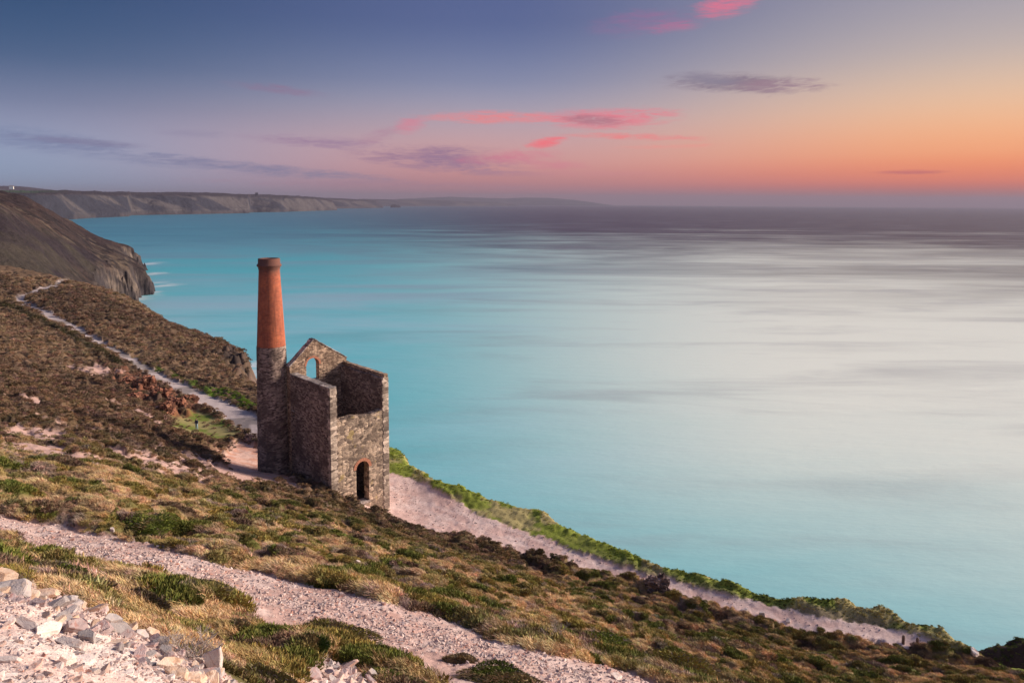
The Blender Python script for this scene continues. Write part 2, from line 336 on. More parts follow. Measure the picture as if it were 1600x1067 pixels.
DIRS = None
def terrain(x, y, want=False):
    """final ground height; optionally the zones and the mound ids"""
    r = np.hypot(x, y)
    z0 = base_z(x, y)
    sd_, arc = seg_sdf(x, y, EDGE)           # + = landward or seaward depending on direction: EDGE runs right to left, sea is ahead => right side (negative)
    s = -sd_                                   # + seaward
    rough = (fbm(x * .18, y * .18, 60, 4) - .5) * 4.5 * sst(20, 130, r) + (fbm(x * .6, y * .6, 66, 3) - .5) * 1.2
    s2 = s + rough * .8
    steep = 1.5 + 2.0 * fbm(x * .05, y * .05, 71, 2)
    ledge = np.floor(np.maximum(s2, 0) / 4 + fbm(x * .12, y * .12, 73, 3) * 2) * .9
    cl = np.where(s2 > 0, (1 - np.exp(-s2 / 1.6)) * s2 * steep + 0 * ledge, 0)
    zn = zones(x, y)
    bare = np.clip(zn['track'] + zn['coast'] + zn['lane'] + zn['soil'] + zn['heap'] + zn['heap2'], 0, 1)
    soft = np.clip(1 - bare - .6 * zn['scree'] - 1.0 * zn['lawn'], 0, 1)
    d1, cid, d2, gid = hummock(x, y)
    terrace = sst(1.5, 4.0, s + 9) * sst(4, 2, s)      # strip by the cliff edge
    nearf = .05 + .45 * sst(7, 12, r) + .5 * sst(20, 32, r)
    seaw = sst(-.5, .5, seg_sdf(x, y, COMID)[0]) * (x > -26) * (r < 130); zn['seaw'] = seaw
    stripf = 1 - .8 * seaw * (1 - .35 * sst(-2.2, -.8, s) * sst(8, 20, x))
    amp = (.80 + .45 * sst(30, 120, r)) * soft * nearf * stripf
    damp = (.24 + .14 * sst(30, 120, r)) * soft * nearf * stripf
    z = np.minimum(z0, H - 25 + 0 * r + 60) - cl
    z = z + amp * d1 * (.35 + .9 * cid) + damp * d2 * (.3 + .9 * gid) - amp * .62
    z = z + soft * nearf * (fbm(x * 2.2, y * 2.2, 77, 3) - .5) * .22
    z = z + .5 * (fbm(x * .12, y * .12, 79, 3) - .5) * soft * sst(15, 60, r) * 2
    # bare ground: ruts and stones
    z = z + bare * ((fbm(x * 1.3, y * 1.3, 81, 3) - .5) * .16 + (fbm(x * 7, y * 7, 83, 2) - .5) * .05)
    # red outcrop: broken blocky rock
    b1, b2, bid = worley(x * .55, y * .55, 91)
    z = z + zn['red'] * (bid * 1.5 - .6 + (fbm(x * 1.5, y * 1.5, 92, 3) - .5) * .8)
    z = z + zn['bank'] * .2 * (1 - zn['lane'])
    z = z + zn['crag'] * (bid * 3.2 - 1.6 + (fbm(x * .8, y * .8, 94, 3) - .5) * 2)
    # cliff faces broken into steps
    cf = sst(1.0, 4.0, s2)
    c1, c2, c3 = worley(x * .22 + z * .05, y * .22, 95)
    z = z + cf * ((c3 - .5) * 3.0 + (fbm(x * .5, y * .5, 97, 3) - .5) * 2.5)
    # far dark spur beyond the right-hand end of the path
    sx, sy = hit_spur
    q = np.hypot((x - sx) / 11, (y - sy) / 6)
    z = np.maximum(z, (H - 48.6 + 4.2 * fbm(x * .28, y * .28, 99, 4) + .9 * d1 + .4 * d2) - 8 * q * q)
    z = np.maximum(z, -6)
    if not want: return z
    return z, zn, bare, soft, s, s2, cid, gid, d1, d2, r
hit_spur = by_drop(1625, 1013, 46.5)[:2]

# the building footprint (world metres); A is the corner nearest the camera
TH = math.radians(44.5); UX, UY = math.cos(TH), math.sin(TH); VX, VY = -UY, UX
AX, AY = -20.76, 78.75
L1, L2, TW = 8.0, 10.35, .9
def hw(u, v): return (AX + UX * u + VX * v, AY + UY * u + VY * v)
HOUSE_KEEP = [hw(-.1, -.1), hw(L1 + .1, -.1), hw(L1 + .1, L2 + .1), hw(-.1, L2 + .1)]
CHX, CHY = -29.93, 86.4
# ground colour of each kind of surface (albedo)
C_ = lambda *c: np.array(c)
STRAW, OLIVE, GREENC, DARK, DEAD, BROWN = C_(.50, .34, .195), C_(.215, .165, .05), C_(.115, .12, .028), C_(.07, .045, .035), C_(.28, .205, .18), C_(.24, .15, .09)
def mixc(a, b, t): return a * (1 - t[:, None]) + b * t[:, None]
def species(x, y, cid, gid, d1, d2, r):
    """colour of the vegetation at a place: patches keyed to the mounds"""
    big = fbm(x * .06, y * .06, 101, 3); med = fbm(x * .25, y * .25, 103, 3)
    c = np.tile(BROWN, (len(x), 1))
    c = mixc(c, STRAW, sst(.40, .55, fbm(x * .5, y * .5, 105, 3) + .22 * d1 - .06))
    t = ((cid + .5 * (med - .5)) % 1.0)
    c = mixc(c, OLIVE, sst(.56, .64, t) * sst(.15, .5, d1))
    c = mixc(c, GREENC, sst(.82, .88, t) * sst(.2, .55, d1))
    c = mixc(c, DARK, sst(.22, .16, t) * sst(.1, .5, d1) * .8)
    c = mixc(c, DEAD, sst(.62, .72, fbm(x * .9, y * .9, 109, 3)) * .8)
    c = mixc(c, STRAW, sst(.72, .8, gid) * .55)
    c = mixc(c, DARK, sst(.42, .12, d1) * .62 * sst(20, 32, r))  # gaps between mounds darkened: their shade painted into the plant colour
    c = mixc(c, GREENC * 1.1, sst(.88, .93, gid) * .7)
    up = sst(48, 85, r) * (x < 5)
    c = mixc(c, mixc(np.tile(C_(.19, .115, .078), (len(x), 1)), C_(.085, .050, .044), sst(.45, .55, fbm(x * .45, y * .45, 117, 3))), up * .78)
    far = sst(100, 190, r)                          # the farther headland: plain brown heath
    cf = mixc(np.tile(C_(.16, .105, .07), (len(x), 1)), C_(.24, .16, .10), sst(.4, .65, fbm(x * .08, y * .08, 111, 4)))
    cf = mixc(cf, DARK, sst(.55, .7, fbm(x * .3, y * .3, 113, 3)) * .5)
    c = mixc(c, cf, far * .8)
    return c * (.8 + .4 * vn(x * 3, y * 3, 115))[:, None]

def ground_color(x, y, z, zn, s, s2, cid, gid, d1, d2, r):
    c = species(x, y, cid, gid, d1, d2, r) * .75
    # grassy strip between the coast path and the drop
    n = fbm(x * .4, y * .4, 121, 3)
    strip = zn['seaw']
    gcol = mixc(np.tile(C_(.36, .31, .14), (len(x), 1)), C_(.22, .27, .04), sst(.45, .6, n + .12 * sst(-4, -1, s)))
    gcol = mixc(gcol, C_(.21, .17, .12), sst(6, 16, x) * sst(-.6, -2, s) * .8)
    c = mixc(c, gcol, strip * .9)
    pink = C_(.56, .37, .32); pale = C_(.66, .50, .45); grey = C_(.36, .31, .30)
    g = fbm(x * .9, y * .9, 131, 4); g2 = fbm(x * 6, y * 6, 133, 3)
    tr = mixc(np.tile(pink, (len(x), 1)), pale, sst(.4, .65, g)) * (.82 + .36 * g2)[:, None]
    bnd = seg_sdf(x, y, TRMID)[0]
    rut = np.exp(-((bnd - 1.05 + (g - .5)) / .28) ** 2) + np.exp(-((bnd + .75 + (g - .5)) / .3) ** 2)
    tr = mixc(tr, C_(.70, .55, .50), np.clip(rut, 0, 1) * .55); tr = mixc(tr, C_(.42, .25, .21), sst(.56, .72, fbm(x * 1.6, y * 1.6, 134, 4)) * .6)
    c = mixc(c, tr, zn['track'])
    cp = mixc(np.tile(C_(.64, .44, .39), (len(x), 1)), C_(.70, .52, .47), sst(.45, .62, fbm(x * .35, y * .35, 135, 4))) * (.85 + .3 * g2)[:, None]
    cb = seg_sdf(x, y, COMID)[0]; cp = mixc(cp, C_(.78, .64, .60), np.clip(np.exp(-((cb - .9 + (g - .5) * 2) / .35) ** 2) + np.exp(-((cb + .8 + (g - .5) * 2) / .3) ** 2), 0, 1) * .5)
    c = mixc(c, cp, zn['coast'])
    c = mixc(c, mixc(np.tile(C_(.46, .39, .38), (len(x), 1)), grey * .7, sst(.5, .6, fbm(x * .2, y * .2, 137, 3))), zn['lane'])
    c = mixc(c, mixc(np.tile(C_(.56, .30, .22), (len(x), 1)), C_(.62, .42, .35), sst(.4, .65, g)), zn['soil'])
    c = mixc(c, mixc(np.tile(C_(.30, .26, .11), (len(x), 1)), C_(.15, .19, .035), sst(.5, .65, fbm(x * .3, y * .3, 139, 3))), zn['lawn'] * .95)
    c = mixc(c, C_(.075, .13, .015), zn['green'] * sst(.3, .5, n))
    c = mixc(c, mixc(np.tile(C_(.26, .10, .06), (len(x), 1)), C_(.10, .06, .045), sst(.4, .6, g)), zn['red'] * .85)
    c = mixc(c, pink * .95, zn['scree'] * .9)
    c = mixc(c, mixc(np.tile(C_(.76, .57, .50), (len(x), 1)), C_(.82, .68, .61), sst(.45, .6, g)), np.maximum(zn['heap'], zn['heap2']))
    # cliffs: bare dark rock
    rock = mixc(np.tile(C_(.115, .085, .075), (len(x), 1)), C_(.26, .17, .13), sst(.45, .7, fbm(x * .3, y * .3 + z * .3, 141, 4)))
    c = mixc(c, rock, sst(1.2, 3.0, s2))
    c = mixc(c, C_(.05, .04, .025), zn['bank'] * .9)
    c = mixc(c, rock * .45, zn['crag'])
    c[inside(x, y, HOUSE_KEEP)] = C_(.07, .055, .05)  # floor inside darkened, painted shade so the doorway reads dark
    sx, sy = hit_spur
    c = mixc(c, DARK * .8, sst(14, 9, np.hypot(x - sx, (y - sy) * 1.5)))
    return c

# ------------------------------------------------------------------ materials shared by terrain and plants
def ground_mat(name, rough=.95, bscale=2.5, bdist=.06, speck=.25):
    m, t, b = material(name)
    at = t.new('ShaderNodeAttribute'); at.attribute_name = 'base_col'
    pos = t.new('ShaderNodeNewGeometry').outputs['Position']
    n = t.noise(pos, bscale * 3, 5, .7); n2 = t.noise(pos, bscale * 14, 3, .6)
    f = t.math('ADD', t.math('MULTIPLY', n, .6), t.math('MULTIPLY', n2, .4))
    k = t.smooth(f, .3, .7, 1 - speck, 1 + speck)
    col = t.new('ShaderNodeVectorMath', operation='SCALE'); t.l.new(at.outputs['Color'], col.inputs[0]); t.l.new(k, col.inputs['Scale'])
    t.l.new(col.outputs[0], b.inputs['Base Color']); b.inputs['Roughness'].default_value = rough; b.inputs['Specular IOR Level'].default_value = .15
    bump(t, f, .9, bdist, b)
    return m
M_GROUND = ground_mat('heath_ground'); M_PATH = ground_mat('stony_path', bscale=3.5, bdist=.05, speck=.22)
M_COAST = ground_mat('coast_path_earth', bscale=1.1, bdist=.07, speck=.2)
M_ROCKHILL = ground_mat('distant_heath', bscale=.07, bdist=2.2, speck=.42)

def leaf_mat(name, trans=.15):
    m, t, b = material(name)
    at = t.new('ShaderNodeAttribute'); at.attribute_name = 'tint'; at.attribute_type = 'INSTANCER'
    lc = t.new('ShaderNodeAttribute'); lc.attribute_name = 'lc'
    col = t.mix(1.0, at.outputs['Color'], lc.outputs['Color'], 'MULTIPLY')
    t.l.new(col, b.inputs['Base Color']); b.inputs['Roughness'].default_value = .85; b.inputs['Specular IOR Level'].default_value = .15
    return m
M_LEAF = leaf_mat('heath_foliage')
m_, t_, b_ = material('bush_foliage'); at_ = t_.new('ShaderNodeAttribute'); at_.attribute_name = 'lc'
t_.l.new(at_.outputs['Color'], b_.inputs['Base Color']); b_.inputs['Roughness'].default_value = .85; b_.inputs['Specular IOR Level'].default_value = .15
M_BUSH = m_
m_, t_, b_ = material('loose_stone'); at_ = t_.new('ShaderNodeAttribute'); at_.attribute_name = 'tint'; at_.attribute_type = 'INSTANCER'
ps_ = t_.new('ShaderNodeNewGeometry').outputs['Position']
n_ = t_.noise(ps_, 9, 5, .65)
v_ = t_.new('ShaderNodeVectorMath', operation='SCALE'); t_.l.new(at_.outputs['Color'], v_.inputs[0]); t_.l.new(t_.smooth(n_, .25, .75, .75, 1.15), v_.inputs['Scale'])
t_.l.new(v_.outputs[0], b_.inputs['Base Color']); b_.inputs['Roughness'].default_value = .85; bump(t_, n_, .5, .02, b_)
M_STONE_INST = m_
def slab_mat(name, c1, c2, c3):
    m, t, b = material(name)
    oi = t.new('ShaderNodeObjectInfo').outputs['Random']; ob = t.new('ShaderNodeTexCoord').outputs['Object']
    off = t.new('ShaderNodeVectorMath', operation='ADD'); t.l.new(ob, off.inputs[0]); t.l.new(t.comb(t.math('MULTIPLY', oi, 37), oi, 0), off.inputs[1])
    n = t.noise(off.outputs[0], 2.2, 4, .6); n2 = t.noise(off.outputs[0], 18, 4, .6); lay = t.noise(t.mapping(off.outputs[0], (1.5, 1.5, 14)), 1.6, 3, .5)
    col = t.mix(t.smooth(n, .4, .62), (*c1, 1), (*c2, 1)); col = t.mix(t.smooth(lay, .52, .68, 0, .8), col, (*c3, 1))
    hv = t.new('ShaderNodeHueSaturation'); t.l.new(col, hv.inputs['Color']); t.l.new(t.smooth(oi, 0, 1, .78, 1.18), hv.inputs['Value'])
    col = t.mix(t.smooth(n2, .55, .75, 0, .35), hv.outputs[0], (.12, .09, .08, 1))
    t.l.new(col, b.inputs['Base Color']); b.inputs['Roughness'].default_value = .8; b.inputs['Specular IOR Level'].default_value = .25
    bump(t, t.math('ADD', n2, lay), .6, .02, b)
    return m
M_SLAB = {'grey': slab_mat('grey_slate', (.40, .355, .345), (.50, .44, .42), (.56, .43, .35)), 'pink': slab_mat('pink_stone', (.58, .40, .34), (.66, .50, .43), (.50, .26, .19)),
          'white': slab_mat('pale_stone', (.74, .62, .57), (.80, .71, .65), (.66, .46, .38)), 'ochre': slab_mat('ochre_stone', (.66, .45, .32), (.70, .56, .45), (.42, .24, .15)), 'mauve': slab_mat('mauve_stone', (.44, .33, .32), (.54, .42, .40), (.46, .22, .18))}

# ------------------------------------------------------------------ build the ground sheet, split into hillside, track, paths
def build_ground():
    az_ = np.radians(np.linspace(-52, 50, 800)); rr = []
    r = 1.2
    while r < 345: rr.append(r); r *= 1.0036 if r > 9 else 1.006
    rr = np.array(rr)
    R, A = np.meshgrid(rr, az_, indexing='ij')
    x = (R * np.sin(A)).ravel(); y = (R * np.cos(A)).ravel()
    z, zn, bare, soft, s, s2, cid, gid, d1, d2, r_ = terrain(x, y, True)
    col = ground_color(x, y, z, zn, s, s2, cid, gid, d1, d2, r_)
    v = np.stack([x, y, z], 1); f = grid_faces(len(rr), len(az_))
    fz = z[f].max(1); f = f[fz > -5.9]
    def sub(name, sel, mat, kind='structure', **kw):
        ff = f[sel]; u, inv = np.unique(ff, return_inverse=True)
        me = mesh_np(name, v[u], inv.reshape(-1, 4), True); add_color(me, 'base_col', col[u])
        o = add_obj(name, me, mat); o['kind'] = kind
        return o
    fm = lambda a: a[f].mean(1) > .5
    tr = fm(zn['track']); co = fm(np.maximum(zn['coast'], zn['soil'])) & ~tr; la = fm(zn['lane']) & ~tr & ~co
    # winding order: grid goes outwards then clockwise -> flip to face up
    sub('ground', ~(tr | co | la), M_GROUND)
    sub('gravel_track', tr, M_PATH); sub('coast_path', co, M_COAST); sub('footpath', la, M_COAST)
build_ground()

# ------------------------------------------------------------------ small plants and gravel: uncountable cover, instanced
def gn_scatter(name, protos, P, rot, scl, idx, tint, label, cat):
    pc = bpy.data.collections.new(name + '_kinds')
    for o in protos: pc.objects.link(o)
    me = bpy.data.meshes.new(name); me.vertices.add(len(P)); me.vertices.foreach_set('co', np.asarray(P, np.float32).ravel())
    a = me.attributes.new('rot', 'FLOAT_VECTOR', 'POINT'); a.data.foreach_set('vector', np.asarray(rot, np.float32).ravel())
    a = me.attributes.new('scl', 'FLOAT_VECTOR', 'POINT'); a.data.foreach_set('vector', np.asarray(scl, np.float32).ravel())
    a = me.attributes.new('idx', 'INT', 'POINT'); a.data.foreach_set('value', np.asarray(idx, np.int32))
    add_color(me, 'tint', tint)
    o = add_obj(name, me); tagit(o, label, cat, kind='stuff')
    g = bpy.data.node_groups.new(name, 'GeometryNodeTree')
    g.interface.new_socket('Geometry', in_out='INPUT', socket_type='NodeSocketGeometry'); g.interface.new_socket('Geometry', in_out='OUTPUT', socket_type='NodeSocketGeometry')
    N = g.nodes; gi = N.new('NodeGroupInput'); go = N.new('NodeGroupOutput')
    ci = N.new('GeometryNodeCollectionInfo'); ci.inputs['Collection'].default_value = pc; ci.inputs['Separate Children'].default_value = True; ci.inputs['Reset Children'].default_value = True
    ip = N.new('GeometryNodeInstanceOnPoints'); ip.inputs['Pick Instance'].default_value = True
    def na(nm, ty):
        n = N.new('GeometryNodeInputNamedAttribute'); n.data_type = ty; n.inputs['Name'].default_value = nm
        return [q for q in n.outputs if q.enabled and q.name == 'Attribute'][0]
    L = g.links
    mp = N.new('GeometryNodeMeshToPoints')
    L.new(gi.outputs[0], mp.inputs[0]); L.new(mp.outputs[0], ip.inputs['Points']); L.new(ci.outputs[0], ip.inputs['Instance'])
    L.new(na('idx', 'INT'), ip.inputs['Instance Index'])
    er = N.new('FunctionNodeEulerToRotation'); L.new(na('rot', 'FLOAT_VECTOR'), er.inputs[0]); L.new(er.outputs[0], ip.inputs['Rotation'])
    L.new(na('scl', 'FLOAT_VECTOR'), ip.inputs['Scale']); L.new(ip.outputs[0], go.inputs[0])
    md = o.modifiers.new('scatter', 'NODES'); md.node_group = g
    return o

rng = np.random.default_rng(7)
def shoots(n, R, hgt, ln, wd, up, rg, curve=.0, flat=.5):
    """n narrow leaves / shoots on a flattened dome; returns verts, tris, lc"""
    th = rg.uniform(0, 2 * np.pi, n); q = rg.uniform(0, 1, n) ** .55
    px, py = R * q * np.cos(th), R * q * np.sin(th); pz = hgt * np.sqrt(np.clip(1 - q * q, 0, 1)) * rg.uniform(.55, 1, n)
    d = np.stack([np.cos(th) * q * (1 - up) + rg.normal(0, .28, n), np.sin(th) * q * (1 - up) + rg.normal(0, .28, n), up + .4 * (1 - q) + rg.normal(0, .12, n)], 1)
    d /= np.linalg.norm(d, axis=1)[:, None]
    s = np.cross(d, rg.normal(0, 1, (n, 3))); s /= np.linalg.norm(s, axis=1)[:, None]
    L = (ln * rg.uniform(.6, 1.3, n))[:, None]; w = (wd * rg.uniform(.7, 1.3, n))[:, None]
    p = np.stack([px, py, pz], 1)
    a = p - d * L * .35 - s * w; b = p - d * L * .35 + s * w
    tip = p + d * L + np.array([curve, 0, -abs(curve) * .5]) * L
    m1 = p + d * L * .35 - s * w * .8; m2 = p + d * L * .35 + s * w * .8
    v = np.stack([a, b, m2, m1, tip], 1).reshape(-1, 3)
    i = np.arange(n)[:, None] * 5
    f = np.concatenate([i + np.array([[0, 1, 2]]), i + np.array([[0, 2, 3]]), i + np.array([[3, 2, 4]])], 0)
    c = rg.uniform(.72, 1.25, n)[:, None] * np.ones((1, 3)) * (1 + rg.normal(0, .06, (n, 3)))
    return v, f, np.repeat(c, 5, 0)
def proto(name, v, f, c=None, mat=None):
    me = mesh_np(name, v, f)
    if c is not None: add_color(me, 'lc', c)
    me.materials.append(mat); return bpy.data.objects.new(name, me)
TUFTS = []
for k in range(3): TUFTS.append(proto('tuft_a%d' % k, *shoots(95, .5, .34, .20, .030, .45, np.random.default_rng(10 + k)), M_LEAF))      # heather / gorse cushions
for k in range(3): TUFTS.append(proto('tuft_b%d' % k, *shoots(80, .45, .16, .42, .018, .75, np.random.default_rng(20 + k), curve=-.5), M_LEAF))   # wind-combed grass
for k in range(2): TUFTS.append(proto('tuft_c%d' % k, *shoots(110, .5, .30, .24, .009, .35, np.random.default_rng(30 + k)), M_LEAF))       # dead twigs

def rocks_mesh(seed, flat=.35, n=9):
    """an angular broken stone: convex hull of a few points, jittered"""
    rg = random.Random(seed); bm = bmesh.new()
    for i in range(n + 4):
        a = rg.uniform(0, 2 * math.pi); rr = rg.uniform(.7, 1.0)
        bm.verts.new((rr * math.cos(a) * .5, rr * math.sin(a) * .36, rg.choice((-1, 1)) * .5 * flat * rg.uniform(.6, 1)))
    r = bmesh.ops.convex_hull(bm, input=bm.verts[:])
    for v in [v for v in bm.verts if not v.link_faces]: bm.verts.remove(v)
    bmesh.ops.bevel(bm, geom=bm.edges[:], offset=.018, segments=1, affect='EDGES', clamp_overlap=True)
    return bm
STONES = []
for k in range(6):
    bm = rocks_mesh(100 + k, .3 + .12 * (k % 3), 7); me = bpy.data.meshes.new('stone_%d' % k); bm.to_mesh(me); bm.free(); me.materials.append(M_STONE_INST)
    STONES.append(bpy.data.objects.new('pebble_%d' % k, me))

def scatter_points(n, r0, r1, a0, a1, power=2.0, seed=1):
    """points in a ring sector; density falls as 1/r^power"""
    rg = np.random.default_rng(seed); u = rg.uniform(0, 1, n)
    if abs(power - 2) < 1e-6: r = r0 * (r1 / r0) ** u
    else: k = 2 - power; r = (r0 ** k + u * (r1 ** k - r0 ** k)) ** (1 / k)
    a = np.radians(rg.uniform(a0, a1, n))
    return r * np.sin(a), r * np.cos(a), r, rg
def plants():
    Ps, Rs, Ss, Is, Ts = [], [], [], [], []
    for (n, r0, r1, pw, sz, seed) in ((60000, 9, 28, 1.2, .30, 1), (150000, 22, 75, 1.0, .33, 2), (105000, 60, 140, 1.0, .56, 3), (60000, 120, 320, 1.2, 1.1, 4)):
        x, y, r, rg = scatter_points(n, r0, r1, -47, 44, pw, seed)
        z, zn, bare, soft, s, s2, cid, gid, d1, d2, _ = terrain(x, y, True)
        strip = zn['seaw'] > .5
        dens = (1 - bare) * (1 - .97 * zn['scree']) * (1 - .97 * zn['lawn']) * (1 - .75 * zn['red']) * (1 - .95 * zn['crag']) * np.where(s2 > 1.5, .12, 1) * np.where(strip, .22 + .35 * sst(-2.5, -.5, s), 1)
        dens = np.where(np.hypot(x - hit_spur[0], (y - hit_spur[1]) * 1.5) < 11, .9, dens)
        dens = np.where((z < 8), 0, dens) * (.6 + .4 * d1)
        keep = rg.uniform(0, 1, n) < dens
        # keep clear of the building
        keep &= ~inside(x, y, HOUSE_KEEP)
        x, y, r, z, cid, gid, d1, d2, s = [q[keep] for q in (x, y, r, z, cid, gid, d1, d2, s)]
        zn = {k: q[keep] for k, q in zn.items()}; strip = strip[keep]; m = len(x)
        t = species(x, y, cid, gid, d1, d2, r)
        gs = fbm(x * .4, y * .4, 121, 3)
        t = np.where(strip[:, None], mixc(np.tile(C_(.36, .31, .12), (m, 1)), mixc(np.tile(C_(.23, .28, .04), (m, 1)), C_(.10, .12, .03), sst(8, 25, x)), sst(.45, .6, gs + .14 * sst(-4, -1, s))), t)
        t = mixc(t, C_(.10, .17, .02), zn['green']); t = mixc(t, C_(.06, .05, .025), zn['bank'])
        lum = t @ np.array([.3, .5, .2]); straw = (t[:, 0] > .25) | (strip & (rg.uniform(0, 1, m) < .8))
        dead = (np.abs(t[:, 1] - t[:, 2]) < .03) & (lum > .12)
        idx = np.where(straw, rg.integers(3, 6, m), np.where(dead, rg.integers(6, 8, m), rg.integers(0, 3, m)))
        idx = np.where(rg.uniform(0, 1, m) < .12, rg.integers(0, 8, m), idx)
        t = t * (1.22 + .2 * sst(70, 35, r))[:, None] * rg.uniform(.72, 1.32, m)[:, None] * (1 + rg.normal(0, .06, (m, 3)))
        sc = sz * rg.uniform(.55, 1.4, m) * (.55 + .95 * fbm(x * .5, y * .5, 119, 2)) * np.clip(r / (r0 * 1.6), .75, 1.25) * np.where(strip, .34 + .22 * sst(-2, 0, s), 1)
        rot = np.stack([rg.normal(0, .2, m), rg.normal(0, .2, m) + .12, np.where(idx < 3, rg.uniform(0, 6.28, m), rg.normal(.5, .5, m))], 1)
        S3 = np.stack([sc, sc, sc * rg.uniform(.75, 1.2, m)], 1)
        Ps.append(np.stack([x, y, z - .03 * sc], 1)); Rs.append(rot); Ss.append(S3); Is.append(idx); Ts.append(np.clip(t, .01, .8))
    gn_scatter('heather', TUFTS, np.concatenate(Ps), np.concatenate(Rs), np.concatenate(Ss), np.concatenate(Is), np.concatenate(Ts), 'wind-clipped heather, gorse and straw grass covering the whole hillside', 'heather')

plants()

def gravel():
    Ps, Rs, Ss, Is, Ts = [], [], [], [], []
    for (n, r0, r1, pw, s0, seed, zk) in ((52000, 14, 34, 1.0, .078, 11, 'track'), (60000, 3.5, 12, 1.0, .036, 12, 'heap'), (1800, 9, 16, 1.0, .13, 13, 'heap2'), (5000, 40, 110, 1.0, .12, 14, 'coast'), (5000, 50, 130, 1.0, .25, 15, 'scree')):
        a0, a1 = (-46, 44) if zk in ('track', 'coast') else ((-48, 2) if zk != 'heap2' else (-20, -5))
        if zk in ('track', 'coast'):
            rg = np.random.default_rng(seed); ln = np.array(TRMID if zk == 'track' else COMID); k = rg.integers(0, len(ln) - 1, n)
            w_ = np.hypot(*(ln[1:] - ln[:-1]).T); k = rg.choice(len(ln) - 1, n, p=w_ / w_.sum()); q_ = rg.uniform(0, 1, n)[:, None]
            pt = ln[k] * (1 - q_) + ln[k + 1] * q_ + rg.uniform(-1, 1, (n, 2)) * (2.3 if zk == 'track' else 4.0); x, y = pt[:, 0], pt[:, 1]
        else: x, y, r, rg = scatter_points(n, r0, r1, a0, a1, pw, seed)
        z, zn, bare, soft, s, s2, cid, gid, d1, d2, _ = terrain(x, y, True)
        clump = sst(.40, .62, fbm(x * .7, y * .7, 151, 3))
        if zk == 'track':
            band = seg_sdf(x, y, TRMID)[0]           # stones lie thickest along the middle, the wheel line is bare
            clump = np.clip(np.exp(-((band + .2) / .5) ** 2) * .42 * (.2 + .8 * clump) + .03 * clump, 0, 1)
        keep = (rg.uniform(0, 1, n) < zn[zk] * (.18 + .82 * clump)) & (z > 5) & ~inside(x, y, HOUSE_KEEP)
        x, y, z = x[keep], y[keep], z[keep]; m = len(x)
        sc = s0 * np.clip(rg.lognormal(-.15, .5, m), .35, 2.3)
        t = np.where((rg.uniform(0, 1, m) < .55)[:, None], C_(.60, .45, .40), C_(.68, .54, .49)) * rg.uniform(.72, 1.12, m)[:, None]
        t = np.where((rg.uniform(0, 1, m) < .12)[:, None], C_(.34, .27, .27), t)
        t = np.where((rg.uniform(0, 1, m) < .08)[:, None], C_(.52, .28, .22), t)
        Ps.append(np.stack([x, y, z + sc * .07], 1)); Rs.append(np.stack([rg.normal(0, .35, m), rg.normal(0, .35, m), rg.uniform(0, 6.28, m)], 1))
        Ss.append(np.stack([sc, sc, sc], 1)); Is.append(rg.integers(0, 6, m)); Ts.append(t)
    gn_scatter('gravel', STONES, np.concatenate(Ps), np.concatenate(Rs), np.concatenate(Ss), np.concatenate(Is), np.concatenate(Ts), 'pinkish broken stones scattered over the track and the bare ground', 'gravel')
gravel()

# ------------------------------------------------------------------ individual bushes
def make_bush(name, label, cat, px, py, wpx, hpx, tint, seed, dead=.1, group=None):
    x, y = hit(px, py); r = math.hypot(x, y); k = math.sqrt(r * r + (H - 5) * 0 + r * r * .2) / F
    Rw = wpx * k * .5; Hh = hpx * k * .5
    rg = np.random.default_rng(seed); n = int(2600 + 2600 * Rw)
    lf_ = max(1.0, r / 13); n = int(n / lf_ ** 1.2)
    v, f, c = shoots(n, 1.0, 1.0, .085 * lf_ / max(Rw, .3), .013 * lf_ / max(Rw, .3), .5, rg)
    # lumpy outline
    aa = np.arctan2(v[:, 1], v[:, 0]); lump = 1 + .28 * (vn(aa * 1.6 + seed, v[:, 2] * 2.0, seed) - .5) + .12 * np.sin(3 * aa + seed)
    v = v * np.stack([Rw * lump, Rw * .5 * lump, Hh * (.8 + .5 * vn(v[:, 0] * 2.2 + seed, v[:, 1] * 2.2, seed + 1))], 1)
    tt = fbm(v[:, 0] * 2.2 + seed, v[:, 1] * 2.2 + v[:, 2], seed + 4, 3)
    col = c * (C_(*tint)[None, :] * (1 - sst(.5, .62, tt)[:, None]) + C_(.30, .22, .11)[None, :] * sst(.5, .62, tt)[:, None])
    ii = rg.uniform(0, 1, n) < dead; col = np.where(np.repeat(ii, 5)[:, None], C_(.25, .19, .15), col)
    # inner woody mass
    bm = bmesh.new(); bmesh.ops.create_icosphere(bm, subdivisions=4, radius=1)
    for q in bm.verts:
        a = math.atan2(q.co.y, q.co.x); l = .86 * (1 + .12 * math.sin(3 * a + seed))
        q.co = Vector((q.co.x * Rw * l, q.co.y * Rw * .5 * l, max(q.co.z, -.3) * Hh * .78))
    iv = np.array([q.co[:] for q in bm.verts]); fi = np.array([[w.index for w in q.verts] for q in bm.faces]); bm.free()
    iv += (rg.normal(0, .02, iv.shape))
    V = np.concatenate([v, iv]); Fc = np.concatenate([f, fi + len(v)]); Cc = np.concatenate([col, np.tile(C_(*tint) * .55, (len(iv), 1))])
    me = mesh_np(name, V, Fc); add_color(me, 'lc', np.clip(Cc, .005, .8)); me.materials.append(M_BUSH)
    z = float(terrain(np.array([x]), np.array([y]))[0])
    o = add_obj(name, me, None, None, (x, y, z - .08 * Hh)); o.rotation_euler = (0, 0, math.atan2(-.28, 1) + .0)
    tagit(o, label, cat, group)
    return o
GR, OL, DK, TN = (.20, .23, .045), (.29, .245, .07), (.16, .12, .065), (.42, .31, .16)
